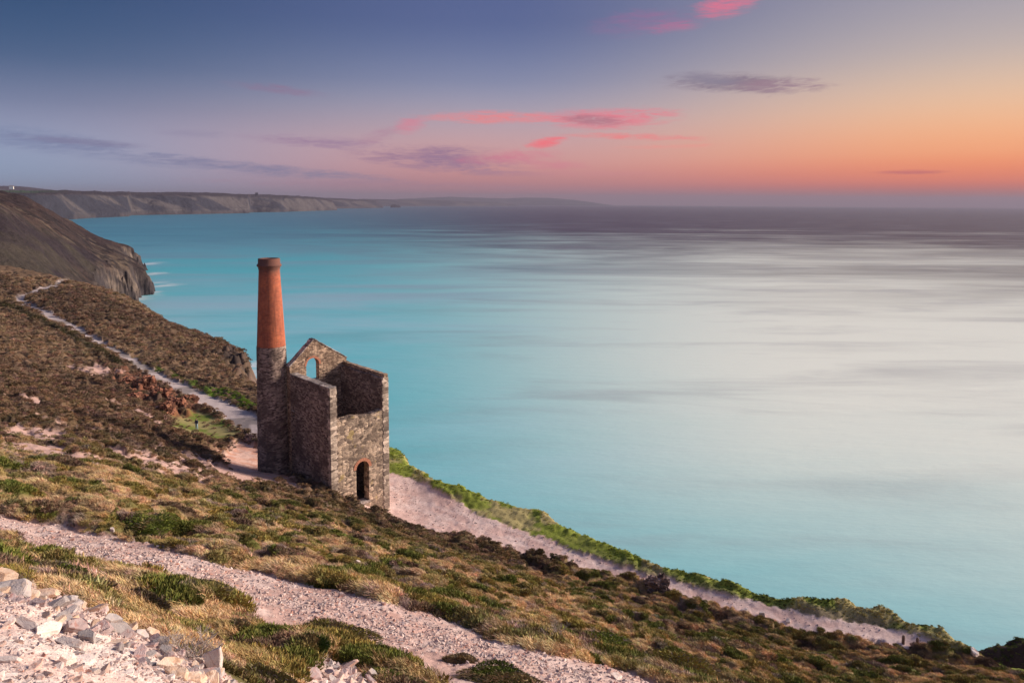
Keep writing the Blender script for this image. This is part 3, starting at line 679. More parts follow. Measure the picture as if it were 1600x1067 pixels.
BUSHES = [('gorse_bush', 'low bright green gorse cushion on the upper edge of the gravel track', 222, 832, 105, 26, GR, .05),
          ('heather_bush', 'long brown and green heather mound between the track and the small stone heap', 520, 1008, 130, 44, OL, .25),
          ('gorse_bush', 'small round dark green bush in front of the long heather mound', 487, 1034, 48, 34, (.07, .11, .03), .05),
          ('gorse_bush', 'wide bright green gorse bush right of the small stone heap at the bottom edge', 608, 1072, 120, 30, GR, .05),
          ('gorse_bush', 'large green and brown bush standing in the lower bend of the gravel track', 782, 1070, 146, 40, (.10, .12, .022), .12),
          ('heather_bush', 'small dark brown heather clump at the upper left end of the large track bush', 722, 1034, 54, 20, DK, .2),
          ('gorse_bush', 'dark overhanging gorse bush above the track left of the dead shrub', 835, 1004, 96, 40, (.075, .085, .022), .15),
          ('gorse_bush', 'bright topped green gorse on the bank, right of the pale dead twigs', 930, 1018, 120, 40, GR, .1),
          ('heather_bush', 'big rounded olive bush at the bottom edge where the track leaves the picture', 1062, 1056, 110, 44, OL, .2),
          ('grass_mound', 'pale olive grassy mound below the upright boulder, left of the small stone heap', 408, 1062, 110, 44, (.22, .19, .07), .2),
          ('gorse_bush', 'green and rust tipped bush on the track edge left of the long heather mound', 372, 1000, 66, 28, (.11, .13, .025), .15),
          ('heather_bush', 'rust brown heather clump with green top behind the end of the stone heap', 325, 1012, 60, 30, (.14, .07, .045), .2),
          ('heather_bush', 'dark brown heather clump near the left edge just below the track', 50, 874, 50, 18, DK, .2),
          ('gorse_bush', 'green gorse with yellowed tips in the hollow behind the loose slabs', 70, 902, 110, 24, (.12, .14, .025), .1),
          ('grass_mound', 'straw coloured mound of dry grass below the left part of the track', 170, 915, 80, 24, TN, .3),
          ('heather_bush', 'brown and green heather mound jutting into the track from its lower side', 300, 940, 110, 28, OL, .25),
          ('heather_bush', 'olive brown heather mound behind the leaning pink slab', 215, 965, 90, 36, (.11, .085, .04), .25)]
for k, (nm, lb, px, py, w_, h_, tn, dd) in enumerate(BUSHES):
    make_bush(nm, lb, 'bush' if 'mound' not in nm else 'grass mound', px, py, w_, h_, tn, 300 + k, dd)

# bleached dead branches
def twig_bush(px, py, size, seed, label):
    x, y = hit(px, py); z = float(terrain(np.array([x]), np.array([y]))[0])
    rg = random.Random(seed); bm = bmesh.new()
    def seg(p, d, ln, r, dep):
        q = p + d * ln
        s = d.orthogonal().normalized(); t = d.cross(s)
        a = [bm.verts.new(p + (s * math.cos(k * 2.094) + t * math.sin(k * 2.094)) * r) for k in range(3)]; b = [bm.verts.new(q + (s * math.cos(k * 2.094) + t * math.sin(k * 2.094)) * r * .6) for k in range(3)]
        for k in range(3): bm.faces.new((a[k], a[(k + 1) % 3], b[(k + 1) % 3], b[k]))
        if dep:
            for _ in range(3): seg(q, (d + Vector((rg.uniform(-.8, .8), rg.uniform(-.8, .8), rg.uniform(-.2, .5)))).normalized(), ln * rg.uniform(.55, .85), r * .6, dep - 1)
    for _ in range(7): seg(Vector((rg.uniform(-.15, .15) * size, rg.uniform(-.15, .15) * size, -.05)), Vector((rg.uniform(-1, 1), rg.uniform(-1, 1), rg.uniform(.4, 1.2))).normalized(), size * .3, .014, 4)
    me = bpy.data.meshes.new('dead_shrub'); bm.to_mesh(me); bm.free(); me.materials.append(M_TWIG)
    tagit(add_obj('dead_shrub', me, None, None, (x, y, z)), label, 'dead shrub')
m_, t_, b_ = material('bleached_twigs'); b_.inputs['Base Color'].default_value = (.36, .30, .27, 1); b_.inputs['Roughness'].default_value = .9
M_TWIG = m_
twig_bush(868, 1012, 1.0, 1, 'pale bleached dead shrub hanging over the bank above the track')
twig_bush(285, 1022, .45, 2, 'bare grey twigs sticking up behind the loose stone heap')
twig_bush(312, 1032, .4, 3, 'small grey leafless shrub left of the upright boulder')
twig_bush(590, 1035, .35, 4, 'grey twiggy end of growth between the two stone covered patches')

# ------------------------------------------------------------------ loose slabs, each its own thing
SLABS = []
def flag_mesh(seed, flat):
    rg = random.Random(seed); bm = bmesh.new(); n = rg.choice((4, 5, 5, 6, 7)); a0 = rg.uniform(0, 6)
    pts = [(math.cos(a0 + 2 * math.pi * (i + rg.uniform(-.28, .28)) / n) * .5 * rg.uniform(.72, 1.05), math.sin(a0 + 2 * math.pi * (i + rg.uniform(-.28, .28)) / n) * .36 * rg.uniform(.72, 1.05)) for i in range(n)]
    sx_, sy_ = rg.uniform(-.09, .09), rg.uniform(-.09, .09); tz = rg.uniform(-.25, .25) * flat
    lo = [bm.verts.new((x * rg.uniform(.82, 1.08), y * rg.uniform(.82, 1.08), -.5 * flat + rg.uniform(-.03, .03))) for x, y in pts]
    hi = [bm.verts.new((x * rg.uniform(.78, 1.0) + sx_, y * rg.uniform(.78, 1.0) + sy_, .5 * flat + tz * x * 3)) for x, y in pts]
    bm.faces.new(hi); bm.faces.new(lo[::-1])
    for i in range(n): bm.faces.new((lo[i], lo[(i + 1) % n], hi[(i + 1) % n], hi[i]))
    bmesh.ops.bevel(bm, geom=bm.edges[:], offset=.022, segments=1, affect='EDGES', clamp_overlap=True)
    bmesh.ops.triangulate(bm, faces=bm.faces[:]); bmesh.ops.subdivide_edges(bm, edges=bm.edges[:], cuts=1)
    for v in bm.verts: v.co += Vector((rg.gauss(0, .006), rg.gauss(0, .006), rg.gauss(0, .008)))
    bmesh.ops.recalc_face_normals(bm, faces=bm.faces[:])
    return bm
for k in range(10):
    bm = flag_mesh(500 + k, (.13, .2, .3, .42)[k % 4])
    bmesh.ops.triangulate(bm, faces=bm.faces[:])
    me = bpy.data.meshes.new('slab'); bm.to_mesh(me); bm.free(); SLABS.append(me)
SLAB_M = {}
def slab_mesh(k, colr):
    if (k, colr) not in SLAB_M:
        me = SLABS[k].copy(); me.materials.append(M_SLAB[colr]); SLAB_M[(k, colr)] = me
    return SLAB_M[(k, colr)]
def slab(x, y, size, k, colr, rot, label, group=None, name='loose_stone', lift=.1, sc=(1, 1, 1)):
    z = float(terrain(np.array([x]), np.array([y]))[0])
    o = add_obj(name, slab_mesh(k, colr), None, None, (x, y, z + lift * size)); o.rotation_euler = rot; o.scale = (size * sc[0], size * sc[1], size * sc[2])
    return tagit(o, label, 'stone', group)
special = [(337, 1050, .42, 2, 'white', (.2, 1.15, .4), 'upright pale boulder with a pink left face at the end of the stone heap', (1, .8, 1.6), .42),
           (152, 962, .42, 1, 'ochre', (.0, -.35, .2), 'long pinkish slab tilted up on the crest of the heap against the grass', (1.25, .5, .7), .3),
           (8, 914, .44, 3, 'ochre', (.25, .35, .9), 'big ochre block at the top left end of the stone heap', (1.1, .9, 1.5), .25),
           (20, 930, .62, 2, 'grey', (.35, -.1, .2), 'broad grey slab leaning under the big ochre block', (1.2, 1, .9), .12),
           (45, 935, .5, 1, 'ochre', (.3, .2, 1.2), 'ochre and grey slab lying right of the broad grey slab', (1.2, .8, 1), .15),
           (72, 930, .55, 0, 'ochre', (.15, .05, .1), 'flat sandy slab capping the crest of the stone heap', (1.2, .8, 1), .18),
           (95, 950, .52, 0, 'grey', (.25, -.2, .3), 'blue grey slab propped in the middle of the heap crest', (1.3, .7, 1.2), .15),
           (112, 950, .40, 1, 'grey', (.1, .0, .2), 'small flat grey slab just right of the propped blue grey one', (1.2, .8, 1), .15),
           (175, 980, .40, 3, 'grey', (.5, .3, .8), 'dark grey block stood on edge on the lower crest of the heap', (1, .7, 1.2), .25),
           (190, 990, .42, 1, 'grey', (.5, .4, .4), 'grey slab sloping away right of the dark upright block', (1.2, .8, 1), .15),
           (160, 985, .36, 2, 'mauve', (.4, -.3, .6), 'reddish broken stone among the grey ones on the lower crest', (1, .9, 1.2), .15),
           (122, 990, .38, 2, 'mauve', (.6, .2, 1.1), 'brown mauve stone tilted in the centre of the dark stones', (1.1, .9, 1.2), .2),
           (80, 990, .42, 1, 'white', (.5, .2, 1.2), 'cream slab standing at a slant left of the dark stones', (1.2, .8, 1.2), .15),
           (115, 1010, .42, 0, 'white', (.1, .1, -.3), 'long white slab lying flat below the dark stones', (1.4, .7, 1), .1),
           (48, 985, .40, 0, 'white', (.2, .2, -.4), 'thin white slab lying flat at the left of the heap', (1.5, .7, 1), .1),
           (130, 1035, .30, 1, 'white', (.1, .1, .2), 'bright white flat stone in the lower part of the heap', (1.3, 1, 1), .1),
           (12, 1035, .28, 0, 'white', (.0, .1, .1), 'white flat stone touching the left edge of the picture', (1.4, .6, 1), .1),
           (105, 1037, .26, 3, 'white', (.3, .3, .9), 'blocky white stone left of the bright flat stone', (1, .9, 1.2), .15),
           (240, 1000, .34, 2, 'ochre', (.3, .5, .3), 'pointed sandy stone on the crest right of the grey stones', (1, .8, 1.3), .25),
           (222, 995, .34, 2, 'grey', (.6, .4, .9), 'grey pointed stone on the crest beside the pointed sandy one', (1, .7, 1.2), .2),
           (540, 1048, .55, 0, 'pink', (.1, -.3, .5), 'long pink slab on top of the small stone heap', (1.6, .5, 1), .2),
           (488, 1062, .50, 2, 'mauve', (.2, .1, .3), 'mauve block at the left foot of the small stone heap', (1.2, 1, 1), .15),
           (580, 1060, .42, 3, 'grey', (.5, .4, .3), 'grey upright stone at the right side of the small stone heap', (.8, .6, 1.5), .3),
           (482, 1036, .55, 0, 'mauve', (.1, -.2, .5), 'thin mauve slab lying above the small stone heap under the dark bush', (1.5, .5, 1), .15),
           (534, 930, .30, 3, 'mauve', (0, 0, 0), 'single dark stone lying on the middle of the gravel track', (1, 1, 1), .2)]
LAND = ['upright pale boulder', 'long tilted pinkish slab', 'big ochre block', 'broad leaning grey slab', 'ochre and grey slab', 'flat sandy slab', 'propped blue grey slab', 'small flat grey slab', 'dark grey upright block', 'sloping grey slab', 'reddish broken stone', 'brown mauve stone', 'cream slanting slab', 'long flat white slab',
        'thin white slab', 'bright white flat stone', 'white stone at the left edge', 'blocky white stone', 'pointed sandy stone', 'grey pointed stone', 'long pink slab', 'mauve block', 'grey upright stone', 'thin mauve slab', 'single dark stone']
LPOS = []
for (px, py, sz, k, cn, rot, lb, sc3, lf) in special:
    LPOS.append(hit(px, py))
    x, y = hit(px, py); slab(x, y, sz * (.8 if px < 400 else .85), k, cn, rot, lb, None, 'loose_stone', lf, sc3)
rs = random.Random(4)
def near_land(x, y, lo, hi):
    k = min(range(lo, hi), key=lambda i: math.hypot(LPOS[i][0] - x, LPOS[i][1] - y)); a, b = LPOS[k]
    q = math.hypot(a, b); side = (x * b - y * a) / q; dep = math.hypot(x, y) - q
    w = ('right of' if side > 0 else 'left of') if abs(side) > abs(dep) * .6 else ('just behind' if dep > 0 else 'just below')
    return w + ' the ' + LAND[k]
KINDS = {'grey': ('grey slab on the stone heap', 'grey slabs along the heap crest'), 'ochre': ('sandy orange slab on the stone heap', 'sandy slabs along the heap crest'),
         'mauve': ('mauve stone on the stone heap', 'mauve stones along the heap crest'), 'white': ('pale stone on the stone heap', 'white stones on the lower heap'),
         'pink': ('pink stone on the stone heap', 'pink stones on the lower heap')}
CREST = P_([(-60, 890), (0, 912), (60, 930), (100, 945), (140, 960), (170, 972), (215, 995), (260, 1015), (325, 1045)])
cnt = 0
for _ in range(4000):
    if cnt >= 210: break
    px, py = rs.uniform(-10, 360), rs.uniform(905, 1075)
    x, y = hit(px, py)
    hx = poly_sdf(np.array([x]), np.array([y]), HEAP)[0]
    if hx < .08: continue
    dc = abs(seg_sdf(np.array([x]), np.array([y]), CREST)[0][0])
    if dc < .85 and rs.random() < .95:
        cn = rs.choices(['grey', 'ochre', 'mauve'], [.3, .33, .37])[0]; sz = rs.uniform(.10, .30); tilt = .24
    elif rs.random() < .25:
        cn = rs.choices(['white', 'pink'], [.45, .55])[0]; sz = rs.uniform(.05, .15); tilt = .14
    else: continue
    lb, gp = KINDS[cn]; q1, q2 = (.23, .16) if tilt > .2 else (.12, .085); ra, rb_ = rs.gauss(0, tilt), rs.gauss(0, tilt); lb = ('large ' if sz > q1 else 'middling ' if sz > q2 else 'small ') + ('tilted ' if math.hypot(ra, rb_) > tilt else '') + lb.replace(' stone heap', ' heap') + ' ' + near_land(x, y, 0, 20)
    slab(x, y, sz, rs.randrange(10), cn, (ra, rb_, rs.uniform(0, 6.28)), lb, gp, 'loose_stone', .0 + (.10 if tilt > .2 else 0) * rs.random(), (rs.uniform(.9, 1.35), rs.uniform(.7, 1), rs.uniform(.8, 1.2))); cnt += 1
for _ in range(46):
    px, py = rs.uniform(478, 592), rs.uniform(1036, 1075); x, y = hit(px, py)
    if poly_sdf(np.array([x]), np.array([y]), HEAP2)[0] < .0: continue
    cn = rs.choice(['pink', 'pink', 'white', 'mauve'])
    slab(x, y, rs.uniform(.15, .34), rs.randrange(10), cn, (rs.gauss(0, .35), rs.gauss(0, .35), rs.uniform(0, 6.28)),
         rs.choice(('',)) + cn + ' slab in the small heap, ' + near_land(x, y, 20, 24), cn + ' slabs in the small heap', 'loose_stone', .15, (rs.uniform(1, 1.4), rs.uniform(.6, .9), 1))

# ------------------------------------------------------------------ masonry
def masonry(name, c1, c2, c3, sx=3.0, sz=6.0, mortar=(.30, .23, .19), mw=.10, bs=.5, lich=.0, jw=.35):
    """rubble stonework: flattened cells of differing colour with recessed joints"""
    m, t, b = material(name)
    ob = t.new('ShaderNodeTexCoord').outputs['Object']
    wob = t.new('ShaderNodeTexNoise'); t.l.new(ob, wob.inputs['Vector']); wob.inputs['Scale'].default_value = 2.2; wob.inputs['Detail'].default_value = 2
    ad = t.new('ShaderNodeVectorMath', operation='MULTIPLY_ADD'); t.l.new(wob.outputs['Color'], ad.inputs[0]); ad.inputs[1].default_value = (.10, .10, .035); t.l.new(ob, ad.inputs[2])
    vec = t.mapping(ad.outputs[0], (sx, sx, sz))
    vo = t.new('ShaderNodeTexVoronoi'); t.l.new(vec, vo.inputs['Vector']); vo.inputs['Scale'].default_value = 1; vo.inputs['Randomness'].default_value = .85
    ve = t.new('ShaderNodeTexVoronoi', feature='DISTANCE_TO_EDGE'); t.l.new(vec, ve.inputs['Vector']); ve.inputs['Scale'].default_value = 1; ve.inputs['Randomness'].default_value = .85
    sp = t.new('ShaderNodeSeparateColor'); t.l.new(vo.outputs['Color'], sp.inputs[0])
    n = t.noise(t.mapping(ob, (1, 1, 1.8)), 1.3, 5, .7); n2 = t.noise(t.mapping(ob, (1, 1, 3.4)), 4.5, 5, .7); n3 = t.noise(ob, .45, 4, .6)
    col = t.ramp(sp.outputs[0], [(0, (*[q * .4 for q in c1],)), (.3, c1), (.5, c2), (.7, c3), (1, (*[min(1, q * 1.75) for q in c2],))])
    joint = t.smooth(ve.outputs['Distance'], mw * .4, mw, 1, 0)
    col = t.mix(t.math('MULTIPLY', joint, jw), col, (*mortar, 1))
    col = t.mix(t.smooth(n3, .45, .6, 0, .7), col, (*[q * .55 for q in c1], 1))
    col = t.mix(t.smooth(n, .56, .72, 0, .6), col, (*[min(1, q * 1.35) for q in c3], 1))
    if lich: col = t.mix(t.smooth(t.noise(ob, .8, 3, .5), .60, .68, 0, lich), col, (.46, .34, .13, 1))
    hv = t.new('ShaderNodeVectorMath', operation='SCALE'); t.l.new(col, hv.inputs[0]); t.l.new(t.smooth(n2, .32, .68, .66, 1.38), hv.inputs['Scale'])
    t.l.new(hv.outputs[0], b.inputs['Base Color']); b.inputs['Roughness'].default_value = .92; b.inputs['Specular IOR Level'].default_value = .2
    hgt = t.math('ADD', t.math('MULTIPLY', t.smooth(ve.outputs['Distance'], 0, .25), .7), t.math('ADD', t.math('MULTIPLY', n2, .25), t.math('MULTIPLY', sp.outputs[1], .5)))
    bump(t, hgt, bs, .06, b)
    return m
M_RUBBLE = masonry('rubble_stone', (.18, .128, .11), (.26, .19, .16), (.34, .255, .205), 2.4, 6.0)
M_GABLE = masonry('gable_stone', (.26, .17, .12), (.36, .25, .175), (.46, .33, .23), 2.4, 6.5)
M_DRESSED = masonry('squared_stone', (.25, .185, .145), (.36, .275, .21), (.50, .37, .27), 1.9, 3.4, (.20, .15, .12), .07, .45, .55, .5)
M_QUOIN = masonry('quoin_stone', (.30, .23, .19), (.46, .37, .30), (.58, .46, .37), .8, 2.3, (.2, .15, .12), .05, .3)
M_COPING = masonry('coping_stone', (.26, .22, .21), (.36, .31, .29), (.42, .36, .33), 1.2, 3.0, bs=.4)
def brick_mat(name, c1, c2, c3, scale=1.0):
    m, t, b = material(name)
    ob = t.new('ShaderNodeTexCoord').outputs['Object']; sp = t.new('ShaderNodeSeparateXYZ'); t.l.new(ob, sp.inputs[0])
    ang = t.math('MULTIPLY', t.math('ARCTAN2', sp.outputs[0], sp.outputs[1]), 1.5)
    vec = t.comb(ang, sp.outputs[2], 0)
    br = t.new('ShaderNodeTexBrick'); t.l.new(vec, br.inputs['Vector']); br.inputs['Scale'].default_value = scale
    br.inputs['Brick Width'].default_value = .36; br.inputs['Row Height'].default_value = .14; br.inputs['Mortar Size'].default_value = .014
    br.inputs['Color1'].default_value = (*c1, 1); br.inputs['Color2'].default_value = (*c2, 1); br.inputs['Mortar'].default_value = (.36, .22, .16, 1); br.inputs['Bias'].default_value = .1
    n = t.noise(ob, .7, 6, .7); n2 = t.noise(t.mapping(ob, (1, 1, 1.8)), 2.6, 5, .75); st = t.noise(t.mapping(ob, (1.6, 1.6, .12)), 1.2, 4, .6)
    col = t.mix(t.smooth(n, .45, .66, 0, .65), br.outputs['Color'], (*c3, 1))
    col = t.mix(t.smooth(n2, .52, .62, 0, .6), col, (.22, .075, .045, 1))
    col = t.mix(t.smooth(st, .48, .66, 0, .7), col, (.20, .07, .045, 1))
    col = t.mix(t.smooth(t.math('ADD', sp.outputs[2], t.math('MULTIPLY', n, 2.5)), 34.7, 36.3, 0, .85), col, (.13, .07, .06, 1))   # soot and weather near the rim
    t.l.new(col, b.inputs['Base Color']); b.inputs['Roughness'].default_value = .9; b.inputs['Specular IOR Level'].default_value = .2
    bump(t, t.math('ADD', br.outputs['Fac'], t.math('MULTIPLY', n2, .8)), .35, -.05, b)
    return m
M_BRICK = brick_mat('chimney_brick', (.52, .13, .058), (.36, .08, .04), (.62, .19, .09))
m_, t_, b_ = material('arch_brick'); ob_ = t_.new('ShaderNodeTexCoord').outputs['Object']; n_ = t_.noise(ob_, 6, 4, .6)
t_.l.new(t_.ramp(n_, [(.3, (.36, .13, .08)), (.6, (.52, .23, .14))]), b_.inputs['Base Color']); b_.inputs['Roughness'].default_value = .9; bump(t_, n_, .4, .03, b_)
M_ARCH = m_

ZB = H - 43.0                         # foot of the walls, sunk in the slope
zt = lambda drop: H - drop - ZB       # height above the foot
house = empty('engine_house', (AX, AY, ZB), TH)
tagit(house, 'roofless ruined stone engine house with gable and tapering brick-topped chimney above the sea', 'ruin')
R_ = random.Random(3)
def rough_box_wall(name, u0, v0, length, along, thick, top, mat, holes=(), cut=None, jit=.014, cell=.3):
    """a wall built as a thick sheet of small cells. along = 'u' or 'v'. top = function of distance along the wall.
    holes: (start, end, bottom, top, arched)"""
    n = int(length / cell); tmax = max(top(i * length / n) for i in range(n + 1)); nz = int(tmax / cell)
    ss = np.linspace(0, length, n + 1)
    bm = bmesh.new(); grid = {}
    def blocked(s, z):
        for (a, b_, z0, z1, arch) in holes:
            if a < s < b_ and z0 < z:
                if arch:
                    rad = (b_ - a) / 2; c = (a + b_) / 2; sp = z1 - rad
                    if z < sp or math.hypot(s - c, z - sp) < rad: return True
                elif z < z1: return True
        return False
    # outline polygon with holes, via 2D boolean on a fine grid of columns
    zs = np.linspace(0, 1, nz + 1)
    # exact edges: add hole edge coordinates to the station lists
    S1 = sorted(set([round(float(q), 4) for q in ss] + [round(q, 4) for hh in holes for q in ((hh[0], hh[1]) + tuple(np.linspace(hh[0], hh[1], 9) if hh[4] else ()))]))
    S1 = [S1[0]] + [b_ for a, b_ in zip(S1[:-1], S1[1:]) if b_ - a > 1e-3]
    faces = []
    def V(s, z, k):
        key = (round(s, 4), round(z, 4), k)
        if key not in grid:
            jj = jit if (k in (0, 1)) else 0
            rr = random.Random(hash((key, name)) & 0xffff)
            t = (0 if k == 0 else thick)
            ds, dt, dz = rr.uniform(-jj, jj), rr.uniform(-jj, jj), rr.uniform(-jj, jj)
            co = (s + ds * .5, t + dt, z + dz) if along == 'u' else (t + dt, s + ds * .5, z + dz)
            grid[key] = bm.verts.new(co)
        return grid[key]
    cells = []
    for a, b_ in zip(S1[:-1], S1[1:]):
        ta, tb = top(a), top(b_); mid_ = (a + b_) / 2
        za = [0.0]; zb = [0.0]
        marks = []
        for hh in holes:
            if hh[0] - 1e-3 <= a and b_ <= hh[1] + 1e-3:
                if hh[4]:
                    rad = (hh[1] - hh[0]) / 2; c = (hh[0] + hh[1]) / 2; sp = hh[3] - rad
                    f_ = lambda q: sp + math.sqrt(max(0, rad * rad - (q - c) ** 2))
                    marks.append((hh[2], hh[2], f_(a), f_(b_)))
                else: marks.append((hh[2], hh[2], hh[3], hh[3]))
        def fill(z0a, z0b, z1a, z1b):
            m = max(1, int(max(z1a - z0a, z1b - z0b) / cell))
            for k in range(m):
                p = k / m; q = (k + 1) / m
                cells.append((a, b_, z0a + (z1a - z0a) * p, z0b + (z1b - z0b) * p, z0a + (z1a - z0a) * q, z0b + (z1b - z0b) * q))
        cur = (0.0, 0.0)
        for (h0a, h0b, h1a, h1b) in sorted(marks):
            fill(cur[0], cur[1], h0a, h0b); cur = (h1a, h1b)
        fill(cur[0], cur[1], ta, tb)
    for (a, b_, z0a, z0b, z1a, z1b) in cells:
        for k in (0, 1):
            q = [V(a, z0a, k), V(b_, z0b, k), V(b_, z1b, k), V(a, z1a, k)]
            if k == 1: q.reverse()
            if along == 'v': q.reverse()
            try: bm.faces.new(q)
            except ValueError: pass
    # close the rims: bridge open edges of the two sheets
    inv = {v: k for k, v in grid.items()}
    for e_ in [e_ for e_ in bm.edges if len(e_.link_faces) == 1]:
        k0, k1 = inv[e_.verts[0]], inv[e_.verts[1]]
        if k0[2] == 0:
            o0, o1 = grid.get((k0[0], k0[1], 1)), grid.get((k1[0], k1[1], 1))
            if o0 and o1:
                try: bm.faces.new((e_.verts[0], e_.verts[1], o1, o0))
                except ValueError: pass
    bmesh.ops.recalc_face_normals(bm, faces=bm.faces[:])
    me = bpy.data.meshes.new(name); bm.to_mesh(me); bm.free()
    o = add_obj(name, me, mat, house); o.location = (u0, v0, 0)
    return o
rag = lambda s, a, sd: a * (vn(np.array([s * 1.3]), np.array([0.]), sd)[0] - .5)
TOPW = zt(21.35)
# side walls run the full depth; the front wall sits between them, 3 mm behind their ends
sw = rough_box_wall('side_wall', 0, 0, L2 - .85, 'v', TW, lambda s: TOPW + rag(s, .12, 1), M_RUBBLE, holes=((8.62, 9.2, zt(26.55), zt(25.9), False),))
sw2 = rough_box_wall('side_wall', L1 - TW, 0, L2 - .85, 'v', TW, lambda s: TOPW + rag(s, .15, 2), M_RUBBLE)
def front_top(s):
    return zt(25.35) + .12 * math.sin(s * 1.1) + rag(s, .25, 4)
DOOR = (3.33 - TW, 5.1 - TW, zt(36.0), zt(30.9), True)
fw = rough_box_wall('front_wall', TW, .012, L1 - 2 * TW, 'u', 1.1, front_top, M_DRESSED, holes=(DOOR,))
mid_u = L1 / 2; apex_u = 3.35
def gable_top(s):
    q = (apex_u - s) / apex_u if s < apex_u else (s - apex_u) / (L1 - apex_u)
    return zt(17.45) - (20.45 - 17.45) * q
WIN = (3.12 - .9, 3.12 + .9, zt(22.6), zt(19.75), True)
gw = rough_box_wall('gable_wall', 0, L2 - .845, L1, 'u', .84, gable_top, M_GABLE, holes=(WIN,))
# dressed quoins: ends of the side walls that show on the front
def quoins(u0, w, parent, zlo, zhi):
    bm = bmesh.new(); z = zlo; k = 0; rr = random.Random(int(u0 * 10))
    while z < zhi - .2:
        h = min(rr.uniform(.34, .52), zhi - z); lw = w * (1.0 if k % 2 else .86)
        r = bmesh.ops.create_cube(bm, size=1)
        x0 = u0 - .02 if u0 < 1 else u0 + (w - lw) ; x1 = u0 + lw if u0 < 1 else u0 + w + .02
        dep = .5 if k % 2 else .75
        for v in r['verts']:
            v.co = Vector((x0 + (x1 - x0) * (v.co.x + .5), -.045 + dep * (v.co.y + .5) + rr.uniform(-.012, .012), z + .01 + (h - .025) * (v.co.z + .5) + rr.uniform(-.01, .01)))
        z += h; k += 1
    bmesh.ops.bevel(bm, geom=bm.edges[:], offset=.02, segments=1, affect='EDGES')
    me = bpy.data.meshes.new('quoin_stones'); bm.to_mesh(me); bm.free()
    o = add_obj('quoin_stones', me, M_QUOIN, parent)
    o.location = (-parent.location[0], -parent.location[1], 0); return o
quoins(0, TW, sw, 1.0, TOPW + .03); quoins(L1 - TW, TW, sw2, 1.0, TOPW + .05)
# coping on the side walls and the gable slopes
def slabs_line(name, parent, pts, width, th, mat, axis):
    """flat coping stones laid end to end; pts in house coordinates"""
    bm = bmesh.new(); rr = random.Random(len(pts))
    p0, p1 = Vector(pts[0]), Vector(pts[1]); d = p1 - p0; n = max(2, int(d.length / .55)); dn = d.normalized(); side = Vector(axis); up = side.cross(dn) if side.cross(dn).z > 0 else dn.cross(side)
    for i in range(n):
        a, b_ = i / n + .003, (i + 1) / n - .003; r = bmesh.ops.create_cube(bm, size=1); wj = rr.uniform(-.03, .05); hj = rr.uniform(-.02, .03)
        for v in r['verts']:
            v.co = p0 + d * (a + (b_ - a) * (v.co.x + .5)) + side * (v.co.y * (width + wj)) + up * ((v.co.z + .5) * (th + hj))
    bmesh.ops.bevel(bm, geom=bm.edges[:], offset=.02, segments=1, affect='EDGES')
    bmesh.ops.recalc_face_normals(bm, faces=bm.faces[:])
    me = bpy.data.meshes.new(name); bm.to_mesh(me); bm.free(); o = add_obj(name, me, mat, parent); o.location = (-parent.location[0], -parent.location[1], 0); return o
slabs_line('coping', sw, ((TW / 2, .1, TOPW), (TW / 2, L2 - .87, TOPW)), TW + .06, .1, M_COPING, (1, 0, 0))
slabs_line('coping', sw2, ((L1 - TW / 2 + .2, .1, TOPW), (L1 - TW / 2 + .2, L2 - .87, TOPW + .05)), TW - .35, .42, M_GABLE, (1, 0, 0))
for sgn in (-1, 1):
    slabs_line('gable_coping', gw, ((apex_u, L2 - .43, zt(17.42)), (-.06 if sgn < 0 else L1 + .06, L2 - .43, zt(20.48))), .94, .12, M_COPING, (0, 1, 0))
# gable shoulders over the side walls
# brick arches
def arch_ring(name, parent, cu, spring, rin, rout, v0, v1, mat, n=13, legs=0.0):
    bm = bmesh.new()
    for i in range(n):
        a0, a1 = math.pi * i / n + .012, math.pi * (i + 1) / n - .012
        q = []
        for vv in (v0, v1):
            for (rr, aa) in ((rin, a0), (rout, a0), (rout, a1), (rin, a1)): q.append(bm.verts.new((cu + rr * math.cos(aa), vv, spring + rr * math.sin(aa))))
        for fc in ((0, 1, 2, 3), (7, 6, 5, 4), (0, 4, 5, 1), (1, 5, 6, 2), (2, 6, 7, 3), (3, 7, 4, 0)): bm.faces.new([q[k] for k in fc])
    bmesh.ops.recalc_face_normals(bm, faces=bm.faces[:])
    me = bpy.data.meshes.new(name); bm.to_mesh(me); bm.free(); o = add_obj(name, me, mat, parent); o.location = (-parent.location[0], -parent.location[1], 0)
    return o
rad = (DOOR[1] - DOOR[0]) / 2
dr = arch_ring('doorway_arch', fw, TW + (DOOR[0] + DOOR[1]) / 2, DOOR[3] - rad, rad - .01, rad + .36, -.035, .45, M_ARCH, 15)
wr = (WIN[1] - WIN[0]) / 2
arch_ring('window_arch', gw, 3.12, WIN[3] - wr, wr - .01, wr + .25, L2 - .89, L2 - .04, M_ARCH, 13)
# stone lintel over the small opening in the shaded side wall
def block(name, parent, lo, hi, mat, bev=.015):
    bm = bmesh.new(); r = bmesh.ops.create_cube(bm, size=1)
    for v in r['verts']: v.co = Vector([lo[k] + (hi[k] - lo[k]) * (v.co[k] + .5) for k in range(3)])
    bmesh.ops.bevel(bm, geom=bm.edges[:], offset=bev, segments=1, affect='EDGES')
    me = bpy.data.meshes.new(name); bm.to_mesh(me); bm.free(); o = add_obj(name, me, mat, parent)
    if parent: o.location = (-parent.location[0], -parent.location[1], 0)
    return o
block('lintel', sw, (-.045, 8.45, zt(25.9)), (.4, 9.24, zt(25.7)), M_COPING)
block('window_sill', gw, (WIN[0] - .05, L2 - .9, zt(22.6) - .12), (WIN[1] + .05, L2 + .02, zt(22.6) + .01), M_COPING)
block('door_sill', fw, (TW + DOOR[0] - .1, -.06, DOOR[2] - .25), (TW + DOOR[1] + .1, 1.0, DOOR[2] + .02), M_COPING)
